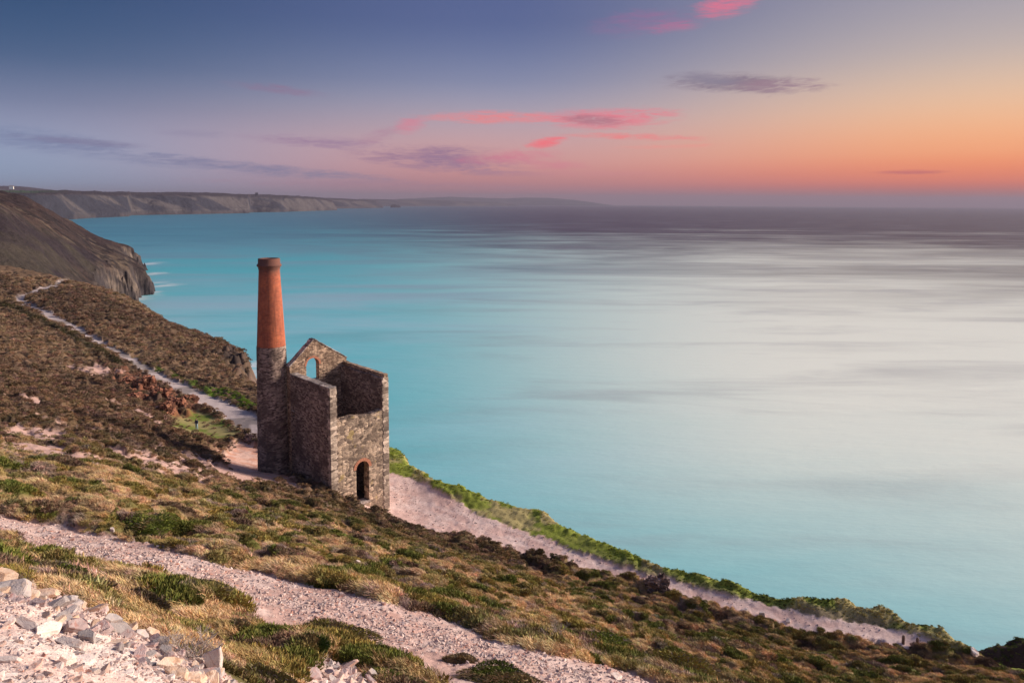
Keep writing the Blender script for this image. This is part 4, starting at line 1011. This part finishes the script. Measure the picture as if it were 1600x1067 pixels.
# chimney
def lathe(name, prof, seg, mat, parent, jit=0.0, seed=0, loc=(0, 0, 0)):
    rr = random.Random(seed); bm = bmesh.new(); rings = []
    for (r, z) in prof: rings.append([bm.verts.new(((r + rr.uniform(-jit, jit)) * math.cos(2 * math.pi * k / seg), (r + rr.uniform(-jit, jit)) * math.sin(2 * math.pi * k / seg), z)) for k in range(seg)])
    for a, b_ in zip(rings[:-1], rings[1:]):
        for k in range(seg): bm.faces.new((a[k], a[(k + 1) % seg], b_[(k + 1) % seg], b_[k]))
    me = bpy.data.meshes.new(name); bm.to_mesh(me); bm.free()
    for p in me.polygons: p.use_smooth = True
    o = add_obj(name, me, mat, parent); o.location = loc; return o
def prof(z0, r0, z1, r1, n): return [(r0 + (r1 - r0) * i / n, z0 + (z1 - z0) * i / n) for i in range(n + 1)]
zbr, ztop = zt(17.9), zt(7.05)
ch_loc = Vector(((CHX - AX) * UX + (CHY - AY) * UY, (CHX - AX) * VX + (CHY - AY) * VY, 0))
base = lathe('chimney', prof(0, 2.17, zbr, 1.74, 70), 64, M_RUBBLE, house, .035, 5, ch_loc)
bt = lathe('brick_stack', prof(zbr, 1.71, ztop - 1.35, 1.24, 30), 64, M_BRICK, base, .006, 6)
zc = ztop - 1.35
cp_ = lathe('chimney_rim', [(1.26, zc), (1.28, zc + .05), (1.30, zc + .30), (1.44, zc + .42), (1.47, zc + .52), (1.44, zc + .62), (1.31, zc + .74), (1.29, zc + 1.3), (1.25, zc + 1.37), (.95, zc + 1.37), (.93, zc + .4), (.9, zc - 2)], 64, M_BRICK, base, .008, 7)

# ------------------------------------------------------------------ ruins and boulders
def lump(name, label, cat, px, py, w, d, h, seed, mat, rz=0.0, kind=None, steps=True, z=None, xy=None):
    x, y = hit(px, py) if xy is None else xy; rg = random.Random(seed)
    bm = bmesh.new(); bmesh.ops.create_icosphere(bm, subdivisions=5, radius=1)
    from mathutils import noise as mn
    for v in bm.verts:
        c = v.co.copy(); n = mn.fractal(c * 1.6 + Vector((seed, 0, 0)), .7, 2.1, 5); cel = mn.cell(Vector((c.x * 3.1 + seed, c.y * 3.1, c.z * 4.5)))
        k = 1 + .32 * n + .16 * cel
        q = Vector((c.x * w / 2, c.y * d / 2, c.z * h)) * k
        m = max(abs(c.x), abs(c.y), abs(c.z)); q = q * (1 + .35 * (1 / max(m, .58) - 1) * .6)
        if steps: q.z = round(q.z / (h * .14)) * h * .14 * .7 + q.z * .3
        v.co = q
    me = bpy.data.meshes.new(name); bm.to_mesh(me); bm.free()
    zz = float(terrain(np.array([x]), np.array([y]))[0]) if z is None else z
    o = add_obj(name, me, mat, None, (x, y, zz)); o.rotation_euler = (0, 0, rz)
    return tagit(o, label, cat)
M_RUIN = masonry('ruin_stone', (.16, .11, .105), (.25, .18, .165), (.34, .25, .22), 2.2, 5.0, bs=.8)
M_REDROCK = masonry('red_rock', (.17, .075, .05), (.26, .11, .07), (.32, .16, .10), 1.1, 1.8, (.12, .06, .05), .08, .9)
lump('ruined_wall', 'crumbling dark stone stump at the edge of the coast path, right of centre', 'ruin', 1026, 924, 2.6, 1.5, 1.45, 3, M_RUIN, -.4)
lump('ruined_wall', 'low broken dark stone wall just left of the chimney foot', 'ruin', 392, 692, 2.7, 1.1, 1.1, 8, M_RUIN, -.3)
for k, (px, py, w, h, lb) in enumerate([(276, 640, 3.4, 1.6, 'dark boulder at the lower end of the red outcrop, nearest the green grass'), (250, 628, 3.2, 1.5, 'red brown boulder in the middle of the red outcrop above the lane'),
        (228, 610, 3.6, 1.5, 'dark red boulder near the top of the red outcrop'), (298, 632, 2.4, 1.0, 'small dark boulder beside the lane at the tip of the red outcrop'), (212, 625, 3.0, 1.3, 'red boulder on the left flank of the red outcrop'), (262, 650, 2.6, 1.2, 'blocky boulder at the foot of the red outcrop left of the grass'), (200, 600, 3.0, 1.0, 'low reddish boulder at the upper left tip of the red outcrop')]):
    lump('boulder', lb, 'boulder', px, py, w, w * .7, h, 20 + k, M_REDROCK, .3 * k)
for k, (px, py, s_, lb) in enumerate([(418, 836, .3, 'small white stone on the heather left of the engine house door'), (560, 893, .28, 'lone white stone on the heather below the engine house'), (1190, 963, .9, 'grey stone on the lower verge of the coast path'), (1162, 956, 1.0, 'pale grey stone on the coast path verge nearest the ruined stump'),
        (1230, 975, .8, 'pale stone on the coast path verge, farthest right of three'), (1522, 1030, .9, 'white stone at the far right end of the coast path'), (176, 838, .26, 'pale stone at the upper edge of the track beside the gorse cushion'), (965, 1062, .45, 'pale flat stone on the track at the bottom edge'), (247, 857, .22, 'flat cream stone under the gorse cushion on the track edge')]):
    x, y = hit(px, py); slab(x, y, s_, k % 4 + 1, 'white' if 'white' in lb or 'pale' in lb or 'cream' in lb else 'grey', (.1, .1, k), lb, None, 'stone', .15, (1, 1, 1.3))
# two weathered post stubs by the path at the right
m_, t_, b_ = material('old_wood'); ob_ = t_.new('ShaderNodeTexCoord').outputs['Object']; n_ = t_.noise(t_.mapping(ob_, (6, 6, .8)), 3, 4, .6)
t_.l.new(t_.ramp(n_, [(.3, (.10, .06, .05)), (.7, (.24, .16, .13))]), b_.inputs['Base Color']); b_.inputs['Roughness'].default_value = .9; bump(t_, n_, .5, .02, b_)
for px, py, h_, lb in ((1411, 1008, .75, 'weathered post stub beside the coast path, left of the other stub'), (1433, 1009, .65, 'weathered post stub beside the coast path, right of the other stub')):
    x, y = hit(px, py); z = float(terrain(np.array([x]), np.array([y]))[0])
    o = lathe('post', [(.13, -.3), (.13, .1), (.12, h_ * .8), (.10, h_), (.0, h_ + .03)], 10, m_, None, .01, 3, (x, y, z)); tagit(o, lb, 'post')

# ------------------------------------------------------------------ the walker
def person(px, py, drop, face):
    x, y = hit(px, py); z = float(terrain(np.array([x]), np.array([y]))[0])
    root = empty('person', (x, y, z), face); root.scale = (1.08, 1.08, 1.08); tagit(root, 'walker in dark jacket and pale jeans standing on grass left of the chimney', 'person')
    def skin(name, verts, edges, rad, mat):
        me = bpy.data.meshes.new(name); me.from_pydata(verts, edges, []); o = add_obj(name, me, mat, root)
        o.modifiers.new('s', 'SKIN'); sv_ = me.skin_vertices[0].data
        for k, q in enumerate(rad): sv_[k].radius = (q if isinstance(q, tuple) else (q, q))
        sv_[0].use_root = True
        o.modifiers.new('d', 'SUBSURF').levels = 2; o.modifiers['d'].render_levels = 2
        return o
    def flat(name, c, rough=.8):
        m, t, b = material(name); ob = t.new('ShaderNodeTexCoord').outputs['Object']; n = t.noise(ob, 14, 3, .6)
        t.l.new(t.ramp(n, [(.3, tuple(q * .8 for q in c)), (.7, tuple(min(1, q * 1.2) for q in c))]), b.inputs['Base Color']); b.inputs['Roughness'].default_value = rough; return m
    sk, jk, jn, hr, sh = flat('skin', (.45, .27, .2)), flat('dark_jacket', (.02, .03, .07)), flat('pale_jeans', (.28, .42, .52)), flat('dark_hair', (.05, .03, .02)), flat('shoes', (.05, .04, .04))
    # whole body, one surface
    V = [(0, 0, .98), (0, 0, 1.15), (0, 0, 1.36), (0, 0, 1.50), (0, .015, 1.60), (0, .02, 1.70),
         (.17, 0, 1.43), (.235, -.01, 1.17), (.24, .07, .94), (.24, .09, .86), (-.17, 0, 1.43), (-.24, .0, 1.17), (-.21, .10, .95), (-.20, .13, .87),
         (.09, 0, .93), (.10, .03, .50), (.11, -.02, .09), (.12, .12, .04), (-.09, 0, .93), (-.11, -.01, .50), (-.12, -.05, .09), (-.14, .09, .04)]
    E = [(0, 1), (1, 2), (2, 3), (3, 4), (4, 5), (2, 6), (6, 7), (7, 8), (8, 9), (2, 10), (10, 11), (11, 12), (12, 13), (0, 14), (14, 15), (15, 16), (16, 17), (0, 18), (18, 19), (19, 20), (20, 21)]
    Rr = [(.15, .11), (.13, .1), (.16, .11), .055, .085, .07, .055, .042, .03, .035, .055, .042, .03, .035, .085, .058, .042, .04, .085, .058, .042, .04]
    skin('body', V, E, Rr, sk)
    skin('jacket', [(0, 0, .93), (0, 0, 1.15), (0, 0, 1.38), (0, 0, 1.48), (.18, 0, 1.43), (.245, -.01, 1.17), (.245, .06, .95), (-.18, 0, 1.43), (-.25, 0, 1.17), (-.22, .09, .96)],
         [(0, 1), (1, 2), (2, 3), (2, 4), (4, 5), (5, 6), (2, 7), (7, 8), (8, 9)], [(.19, .14), (.175, .135), (.195, .145), .08, .075, .06, .05, .075, .06, .05], jk)
    skin('jeans', [(0, 0, .98), (.09, 0, .90), (.10, .03, .50), (.11, -.02, .12), (-.09, 0, .90), (-.11, -.01, .50), (-.12, -.05, .12)], [(0, 1), (1, 2), (2, 3), (0, 4), (4, 5), (5, 6)], [(.16, .13), .105, .08, .068, .105, .08, .068], jn)
    for sx, yy in ((.115, .05), (-.13, .02)):
        skin('shoe', [(sx, yy - .09, .05), (sx, yy, .05), (sx, yy + .12, .04)], [(0, 1), (1, 2)], [.05, .052, .045], sh)
    skin('hair', [(0, -.02, 1.62), (0, -.015, 1.70), (0, .0, 1.745)], [(0, 1), (1, 2)], [.085, .095, .075], hr)
person(307.5, 672, 36.2, math.radians(165))

# ------------------------------------------------------------------ the farther hill across the valley
def by_r(px, py, r):
    a, b, s = ray(px, py); return a * r, b * r, H - s * r
HP = [(-150, 300, 850), (-150, 330, 650), (-150, 380, 520), (0, 306, 880), (50, 318, 890), (100, 345, 935), (150, 373, 970), (195, 387, 1030), (222, 402, 1090), (0, 330, 720), (60, 345, 730), (24, 341, 640), (69, 368, 660), (112, 393, 690), (160, 411, 715),
      (0, 342, 600), (0, 400, 545), (50, 412, 560), (100, 428, 600), (131, 434, 640), (161, 429, 680), (187, 423, 725), (208, 421, 778), (225, 429, 800), (150, 396, 780), (130, 375, 850), (180, 397, 880), (195, 405, 930), (205, 408, 880), (0, 440, 500), (60, 450, 520)]
HSK = [(-150, 300, 850), (0, 308, 880), (25, 312, 885), (50, 320, 890), (75, 332, 912), (100, 347, 935), (125, 361, 955), (150, 375, 970), (175, 383, 1000), (195, 389, 1030), (222, 404, 1090)]
HP = [p for p in HP if p not in ((0, 306, 880), (50, 318, 890), (100, 345, 935), (150, 373, 970), (195, 387, 1030), (222, 402, 1090))] + HSK
HPn = np.array([by_r(*p) for p in HP] + [(lambda q: (q[0] * 1.13, q[1] * 1.13, H - (H - q[2] + .02 * p[2]) * 1.13))(by_r(*p)) for p in HSK])
hr_ = np.hypot(HPn[:, 0], HPn[:, 1])
_hf = tps_fit(np.stack([3 * np.arctan2(HPn[:, 0], HPn[:, 1]), np.log(hr_)], 1), (H - HPn[:, 2]) / hr_, 1e-4)
HEDGE = [by_r(*p)[:2] for p in [(90, 445, 560), (131, 436, 628), (161, 430, 680), (186, 424, 722), (203, 422, 768), (217, 430, 795), (215, 420, 850), (200, 409, 900), (198, 402, 960), (206, 403, 1050), (220, 405, 1100), (215, 395, 1150), (195, 385, 1160), (150, 368, 1260), (50, 320, 1400), (-100, 280, 1500)]]
def build_hill():
    az_ = np.radians(np.linspace(-47, -24.5, 620)); rr = np.exp(np.linspace(math.log(470), math.log(1330), 620))
    Rg, Ag = np.meshgrid(rr, az_, indexing='ij'); x = (Rg * np.sin(Ag)).ravel(); y = (Rg * np.cos(Ag)).ravel(); r = Rg.ravel()
    z = H - r * _hf(3 * np.arctan2(x, y), np.log(r))
    sdv, arc = seg_sdf(x, y, HEDGE)
    # seaward side: the side away from the hill
    s = sdv
    s = -s if np.median(s[(r > 700) & (np.degrees(Ag.ravel()) < -40)]) > 0 else s
    s = s + (fbm(x * .035, y * .035, 160, 4) - .5) * 26 + (fbm(x * .14, y * .14, 161, 3) - .5) * 9
    cl = np.where(s > 0, s * 4.0, 0)
    z = z + (fbm(x * .012, y * .012, 162, 4) - .5) * 7 + 4.5 + (fbm(x * .05, y * .05, 163, 5) - .5) * 8 - cl
    c1, c2, c3 = worley(x * .06, y * .06, 165); cf = sst(-2, 6, s)
    d1_, d2_, d3_ = worley(x * .16, y * .16, 166)
    jn = fbm(x * .11, y * .11, 167, 3)
    z = z + cf * ((c3 - .4) * 15 + (d3_ - .5) * 8)
    jd = sst(.42, .36, jn) * cf
    z = np.minimum(z, 112); z = np.maximum(z, -6)
    v = np.stack([x, y, z], 1); f = grid_faces(len(rr), len(az_)); f = f[z[f].max(1) > -5.9]
    c = mixc(np.tile(C_(.032, .020, .021), (len(x), 1)), C_(.055, .035, .030), sst(.4, .62, fbm(x * .01, y * .01, 170, 4)))
    spur = [by_r(*p)[:2] for p in [(60, 362, 680), (110, 376, 720), (150, 390, 760), (190, 404, 800), (228, 430, 800), (208, 424, 775), (160, 430, 690), (150, 412, 705), (112, 392, 690), (69, 369, 662)]]
    sp_ = sst(-22, 14, poly_sdf(x, y, spur) + (fbm(x * .03, y * .03, 174, 3) - .5) * 40)
    c = mixc(c, C_(.15, .11, .075), sp_ * sst(.35, .6, fbm(x * .02 + 3, y * .02, 171, 4)))
    c = mixc(c, C_(.04, .03, .03), sst(.5, .62, fbm(x * .035, y * .035, 172, 4)) * .7)
    c = mixc(c, C_(.016, .013, .014), sst(.48, .56, fbm(x * .16, y * .16 + z * .1, 179, 3)) * .75); c = mixc(c, C_(.13, .10, .075), sst(.66, .74, fbm(x * .09, y * .09, 180, 3)) * .6)
    rid = [by_r(*p)[:2] for p in [(-200, 345, 500), (-60, 341, 590), (0, 341, 612), (24, 341, 640), (40, 347, 648), (69, 369, 660), (112, 394, 690), (140, 405, 702), (160, 415, 712), (150, 428, 680), (131, 436, 628), (60, 460, 500), (-200, 470, 430)]]
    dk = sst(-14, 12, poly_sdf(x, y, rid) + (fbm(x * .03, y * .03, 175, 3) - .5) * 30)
    c = mixc(c, mixc(np.tile(C_(.028, .021, .026), (len(x), 1)), C_(.048, .040, .032), sst(.45, .6, fbm(x * .02, y * .02, 176, 4))), dk * .92)  # darker heather below the ridge, with the shade of that face painted in
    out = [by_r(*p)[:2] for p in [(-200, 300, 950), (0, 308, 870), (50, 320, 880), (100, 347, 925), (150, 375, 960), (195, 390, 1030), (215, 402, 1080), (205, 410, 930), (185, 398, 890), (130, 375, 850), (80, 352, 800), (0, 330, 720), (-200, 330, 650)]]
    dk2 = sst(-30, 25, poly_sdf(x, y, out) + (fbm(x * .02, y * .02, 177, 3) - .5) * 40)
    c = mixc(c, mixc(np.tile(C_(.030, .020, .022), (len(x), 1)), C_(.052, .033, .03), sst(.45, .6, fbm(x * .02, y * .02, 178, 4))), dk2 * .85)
    rock = mixc(np.tile(C_(.055, .045, .047), (len(x), 1)), C_(.17, .13, .105), sst(.45, .65, fbm(x * .08, y * .08 + z * .12, 173, 4)))
    rock = mixc(rock, C_(.018, .015, .018), np.clip(jd + sst(.55, .42, c2) * .6 * sst(.4, .6, d3_), 0, 1))
    c = mixc(c, rock, sst(-3, 3, s))
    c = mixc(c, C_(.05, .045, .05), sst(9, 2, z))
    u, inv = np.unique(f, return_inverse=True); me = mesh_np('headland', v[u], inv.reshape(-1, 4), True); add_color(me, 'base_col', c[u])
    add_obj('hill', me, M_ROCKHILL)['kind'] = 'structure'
build_hill()

# ------------------------------------------------------------------ the cliffs along the far shore
def far_range(name, basepx, toppx, depth, seed, gul, cols=500, rows=60, inland=1500, base_r=None, green=False, ctone=(.026, .028, .040), c2=(.085, .075, .075)):
    px = np.linspace(basepx[0][0], basepx[-1][0], cols)
    by = np.interp(px, [p[0] for p in basepx], [p[1] for p in basepx]); ty = np.interp(px, [p[0] for p in toppx], [p[1] for p in toppx])
    dirs = np.array([ray(a, b) for a, b in zip(px, by)]); tdir = np.array([ray(a, b) for a, b in zip(px, ty)])
    rb = H / np.maximum(dirs[:, 2], 1e-5) if base_r is None else np.full(cols, base_r)
    rs_ = rb + depth + inland * .6
    ztop = H - tdir[:, 2] * rs_                        # skyline height
    jj = np.arange(cols) / cols * 40
    off = np.concatenate([[-60, -10, 0], np.linspace(0, 1, rows - 13)[1:] * depth, depth + np.linspace(.1, 1.6, 11) * inland])
    OFF, I = np.meshgrid(off, np.arange(cols), indexing='ij')
    X = dirs[I, 0]; Y = dirs[I, 1]; RB = rb[I]; R = RB + OFF
    x = X * R; y = Y * R
    g = fbm(x * gul, y * gul, seed, 5)
    q = np.clip((OFF + (g - .5) * depth * 1.6) / depth, 0, 1)
    zc_ = ztop[I] * .84
    prof_ = np.where(q < .12, q / .12 * .28, .28 + .72 * sst(.12, 1, q) ** .8)
    z = zc_ * prof_ * (1 + .10 * (fbm(x * gul * 3, y * gul * 3, seed + 5, 3) - .5) * sst(0, .4, q))
    inl = np.clip((OFF - depth) / (inland * .6), 0, 1); z = z + (ztop[I] - zc_) * sst(0, 1, inl)
    z = z + (fbm(px[I] * .9, I * 0., seed + 9, 2) - .5) * ztop[I] * .03 * inl
    z = np.where(OFF <= 0, -6 + 0 * z, z); z = np.where(OFF > depth + inland * 1.3, z * .6, z)
    X_, Y_, Z_ = x.ravel(), y.ravel(), z.ravel()
    c = mixc(np.tile(C_(*ctone), (x.size, 1)), C_(*c2), sst(.45, .62, fbm(X_ * gul * 2.5, Y_ * gul * 2.5 + Z_ * .01, seed + 20, 4)))
    c = mixc(c, C_(.035, .026, .03), sst(.75, .95, q.ravel()))
    c = mixc(c, C_(.05, .045, .05), sst(.1, .05, q.ravel()))
    if green: c = mixc(c, C_(.04, .085, .03), sst(.3, .5, inl.ravel()) * sst(120, 30, px[I].ravel()))
    me = mesh_np(name, np.stack([X_, Y_, Z_], 1), grid_faces(len(off), cols), True); add_color(me, 'base_col', np.clip(c, .01, .8))
    o = add_obj(name, me, M_FAR); o['kind'] = 'structure'; return o
M_FAR = ground_mat('far_cliffs', bscale=.004, bdist=20, speck=.3)
far_range('hills', [(-60, 352), (60, 347), (140, 341), (200, 338.5), (206, 336.5), (300, 335), (388, 333.3), (392, 332), (440, 331.5), (480, 330), (527, 328.6)],
          [(-60, 296), (0, 297.5), (100, 298), (180, 300), (300, 301), (400, 304), (450, 305.5), (490, 308), (508, 310), (520, 314), (526, 325), (527, 328)], 260, 200, .0022, 900, 90, green=True)
far_range('hills', [(500, 326.5), (600, 325.0)], [(500, 309), (540, 310.5), (575, 312.5), (588, 314), (594, 320), (597, 322), (600, 325)], 350, 230, .0015, 300, 50)
far_range('hills', [(560, 322.5), (812, 321.8)], [(560, 311), (640, 312.3), (700, 313.8), (760, 316), (785, 317.2), (800, 319.5), (812, 321.5)], 500, 260, .001, 300, 40)
far_range('hills', [(620, 320), (957, 320.5)], [(620, 311), (660, 309.5), (700, 307.5), (740, 309), (790, 310.2), (820, 309), (860, 309.5), (900, 313), (930, 317), (950, 320), (957, 321)], 500, 290, .0006, 300, 40, base_r=24500)
far_range('hills', [(-60, 300), (110, 300)], [(-60, 287), (10, 290.5), (40, 292), (70, 296), (110, 300)], 500, 320, .001, 200, 30, base_r=9000)
M_ISLE = slab_mat('sea_rock', (.05, .045, .05), (.08, .07, .07), (.06, .05, .05))
xx, yy, rr0 = by_drop(618, 324.5, H)
lump('sea_rock', 'small dark rock islet standing off the tip of the far cliffs', 'rock', 0, 0, 150, 80, 52, 41, M_ISLE, 0, None, False, -4, (xx, yy))
xx, yy, rr0 = by_drop(226, 461, H)
lump('sea_rock', 'low black rock in the surf below the near headland', 'rock', 0, 0, 7, 4, 1.6, 44, M_ISLE, 0, None, False, 0, (xx, yy))
# a squat building and a farmhouse on the far skyline
def plain(name, c, rough=.9):
    m, t, b = material(name); ob = t.new('ShaderNodeTexCoord').outputs['Object']; n = t.noise(ob, .4, 4, .6)
    t.l.new(t.ramp(n, [(.3, tuple(q * .85 for q in c)), (.7, tuple(min(1, q * 1.1) for q in c))]), b.inputs['Base Color']); b.inputs['Roughness'].default_value = rough; return m
def far_house(px, py, r, w, d, h, roof_h, wall_m, roof_m, label):
    x, y, z = by_r(px, py, r); root = empty('house', (x, y, z - h * .5), .3); tagit(root, label, 'house')
    wl = block('wall', root, (-w / 2, -d / 2, -h * .5), (w / 2, d / 2, h), wall_m, .2); wl.location = (0, 0, 0)
    bm = bmesh.new(); a = [bm.verts.new((sx * w * .53, sy * d * .56, h)) for sx in (-1, 1) for sy in (-1, 1)]; t0 = [bm.verts.new((sx * w * .53, 0, h + roof_h)) for sx in (-1, 1)]
    for q in ((a[0], a[2], t0[1], t0[0]), (a[3], a[1], t0[0], t0[1]), (a[1], a[0], t0[0]), (a[2], a[3], t0[1]), (a[0], a[1], a[3], a[2])): bm.faces.new(q)
    me = bpy.data.meshes.new('roof'); bm.to_mesh(me); bm.free(); add_obj('roof', me, roof_m, root)
far_house(18, 293, 8200, 34, 20, 16, 9, plain('white_wall', (.85, .80, .70)), plain('slate_roof', (.25, .22, .2)), 'white farmhouse on the far left skyline')
far_house(401, 303.5, 5700, 20, 16, 12, 5, plain('dark_wall', (.08, .07, .08)), plain('dark_roof', (.06, .05, .06)), 'dark squat building standing on the skyline of the far cliffs')

# ------------------------------------------------------------------ the sea
def build_sea():
    bm = bmesh.new(); rings = [0.0, 60, 150, 300, 600, 1200, 2400, 4800, 9600, 18000, 28000]; seg = 96; prev = None
    for r in rings[1:]:
        ring = [bm.verts.new((r * math.cos(2 * math.pi * k / seg), r * math.sin(2 * math.pi * k / seg), 0)) for k in range(seg)]
        if prev is None: bm.faces.new(ring)
        else:
            for k in range(seg): bm.faces.new((prev[k], ring[k], ring[(k + 1) % seg], prev[(k + 1) % seg]))
        prev = ring
    me = bpy.data.meshes.new('sea'); bm.to_mesh(me); bm.free()
    m, t, b = material('sea_water')
    pos = t.new('ShaderNodeNewGeometry').outputs['Position']; sp = t.new('ShaderNodeSeparateXYZ'); t.l.new(pos, sp.inputs[0]); X, Y, _ = sp.outputs
    r = t.math('SQRT', t.math('ADD', t.math('MULTIPLY', X, X), t.math('MULTIPLY', Y, Y)))
    lr = t.math('LOGARITHM', t.math('MAXIMUM', r, 10), 10)
    # swell bands lie parallel to the shore: long in x, short in y
    n1 = t.noise(t.mapping(pos, (.0014, .0034, 1), rot=(0, 0, -.30)), 1, 6, .55, 1.4)
    n2 = t.noise(t.mapping(pos, (.0042, .013, 1), rot=(0, 0, -.22)), 1, 6, .6, 1.2)
    n3 = t.noise(t.mapping(pos, (.00045, .0012, 1), rot=(0, 0, -.25)), 1, 6, .6, 1.2)
    nf = t.math('ADD', t.math('MULTIPLY', n1, .45), t.math('ADD', t.math('MULTIPLY', n2, .2), t.math('MULTIPLY', n3, .35)))
    # offshore distance measured from the cliffs on the left
    off = t.math('ADD', X, t.math('MULTIPLY', Y, .40))
    lo = t.math('ADD', lr, t.math('MULTIPLY', t.math('SUBTRACT', nf, .5), 1.7))
    turq = (*SEA['turq'], 1); milk_sheen = (*SEA['milk_sheen'], 1); deep = (*SEA['deep'], 1); blue = (*SEA['blue'], 1)
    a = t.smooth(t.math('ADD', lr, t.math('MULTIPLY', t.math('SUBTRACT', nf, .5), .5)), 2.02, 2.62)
    side = t.smooth(t.math('DIVIDE', X, t.math('MAXIMUM', r, 1)), -.32, .42)      # keeps the painted sheen off the water by the left cliffs
    near = t.mix(t.math('MULTIPLY', a, side), turq, milk_sheen)  # milky water with a bright sheen painted into its colour, growing rightward
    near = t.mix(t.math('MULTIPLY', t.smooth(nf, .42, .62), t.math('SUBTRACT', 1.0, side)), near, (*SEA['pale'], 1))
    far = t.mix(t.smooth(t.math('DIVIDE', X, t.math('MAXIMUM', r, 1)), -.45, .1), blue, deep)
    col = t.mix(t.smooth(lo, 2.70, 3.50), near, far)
    st = t.noise(t.mapping(pos, (.0045, .020, 1), rot=(0, 0, .1)), 1, 5, .6, .5)
    col = t.mix(t.smooth(st, .48, .72, 0, .38), col, t.mix(t.smooth(t.math('DIVIDE', X, t.math('MAXIMUM', r, 1)), -.4, .1), (.10, .40, .46, 1), (.30, .32, .36, 1)))
    # surf where the swell meets the rocks
    sf = None
    for (px, py, rad) in ((234, 443, 26), (214, 466, 30), (238, 428, 26), (232, 458, 22), (255, 446, 26), (394, 585, 16), (396, 570, 12), (235, 412, 26), (195, 470, 26)):
        x, y, _r = by_drop(px, py, H)
        d = t.math('SQRT', t.math('ADD', t.math('POWER', t.math('DIVIDE', t.math('SUBTRACT', X, x), rad * .8), 2), t.math('POWER', t.math('DIVIDE', t.math('SUBTRACT', Y, y), rad * 1.3), 2)))
        q = t.math('SUBTRACT', 1.0, d); sf = q if sf is None else t.math('MAXIMUM', sf, q)
    fn = t.noise(t.mapping(pos, (.022, .05, 1)), 1, 8, .72, 1.5)
    foam = t.smooth(t.math('ADD', sf, t.math('MULTIPLY', t.math('SUBTRACT', fn, .5), 3.4)), .0, 1.5, 0, .9)
    col = t.mix(foam, col, (.80, .84, .86, 1))
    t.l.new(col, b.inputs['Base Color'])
    t.l.new(t.smooth(lr, 2.2, 3.6, SEA['r0'], SEA['r1']), b.inputs['Roughness'])
    b.inputs['IOR'].default_value = 1.33; b.inputs['Specular IOR Level'].default_value = SEA['spec']
    wv = t.noise(t.mapping(pos, (.05, .16, 1), rot=(0, 0, .3)), 1, 5, .6); wv2 = t.noise(t.mapping(pos, (.4, 1.1, 1), rot=(0, 0, .2)), 1, 3, .6)
    hgt = t.math('ADD', t.math('MULTIPLY', wv, 3.0), t.math('MULTIPLY', wv2, .35))
    bump(t, hgt, SEA['bump'], 1.0, b)
    o = add_obj('sea', me, m); o['kind'] = 'structure'
SEA = dict(turq=(.10, .53, .61), milk_sheen=(.90, .96, .85), deep=(.05, .038, .062), blue=(.05, .24, .35), pale=(.42, .65, .76), r0=.42, r1=.42, spec=.16, bump=.10)
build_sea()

# ------------------------------------------------------------------ the air
bm = bmesh.new(); r = bmesh.ops.create_cube(bm, size=1)
for v in r['verts']: v.co = Vector((v.co.x * 64000, v.co.y * 64000, -7.5 + (v.co.z + .5) * 430))
me = bpy.data.meshes.new('haze'); bm.to_mesh(me); bm.free()
mh = bpy.data.materials.new('haze'); mh.use_nodes = True; hn = mh.node_tree.nodes; hn.clear()
pv = hn.new('ShaderNodeVolumePrincipled'); pv.inputs['Color'].default_value = (.37, .36, .47, 1); pv.inputs['Density'].default_value = 6e-5; pv.inputs['Anisotropy'].default_value = .1
oo = hn.new('ShaderNodeOutputMaterial'); mh.node_tree.links.new(pv.outputs[0], oo.inputs['Volume'])
me.materials.append(mh); o = add_obj('haze', me); o['kind'] = 'stuff'
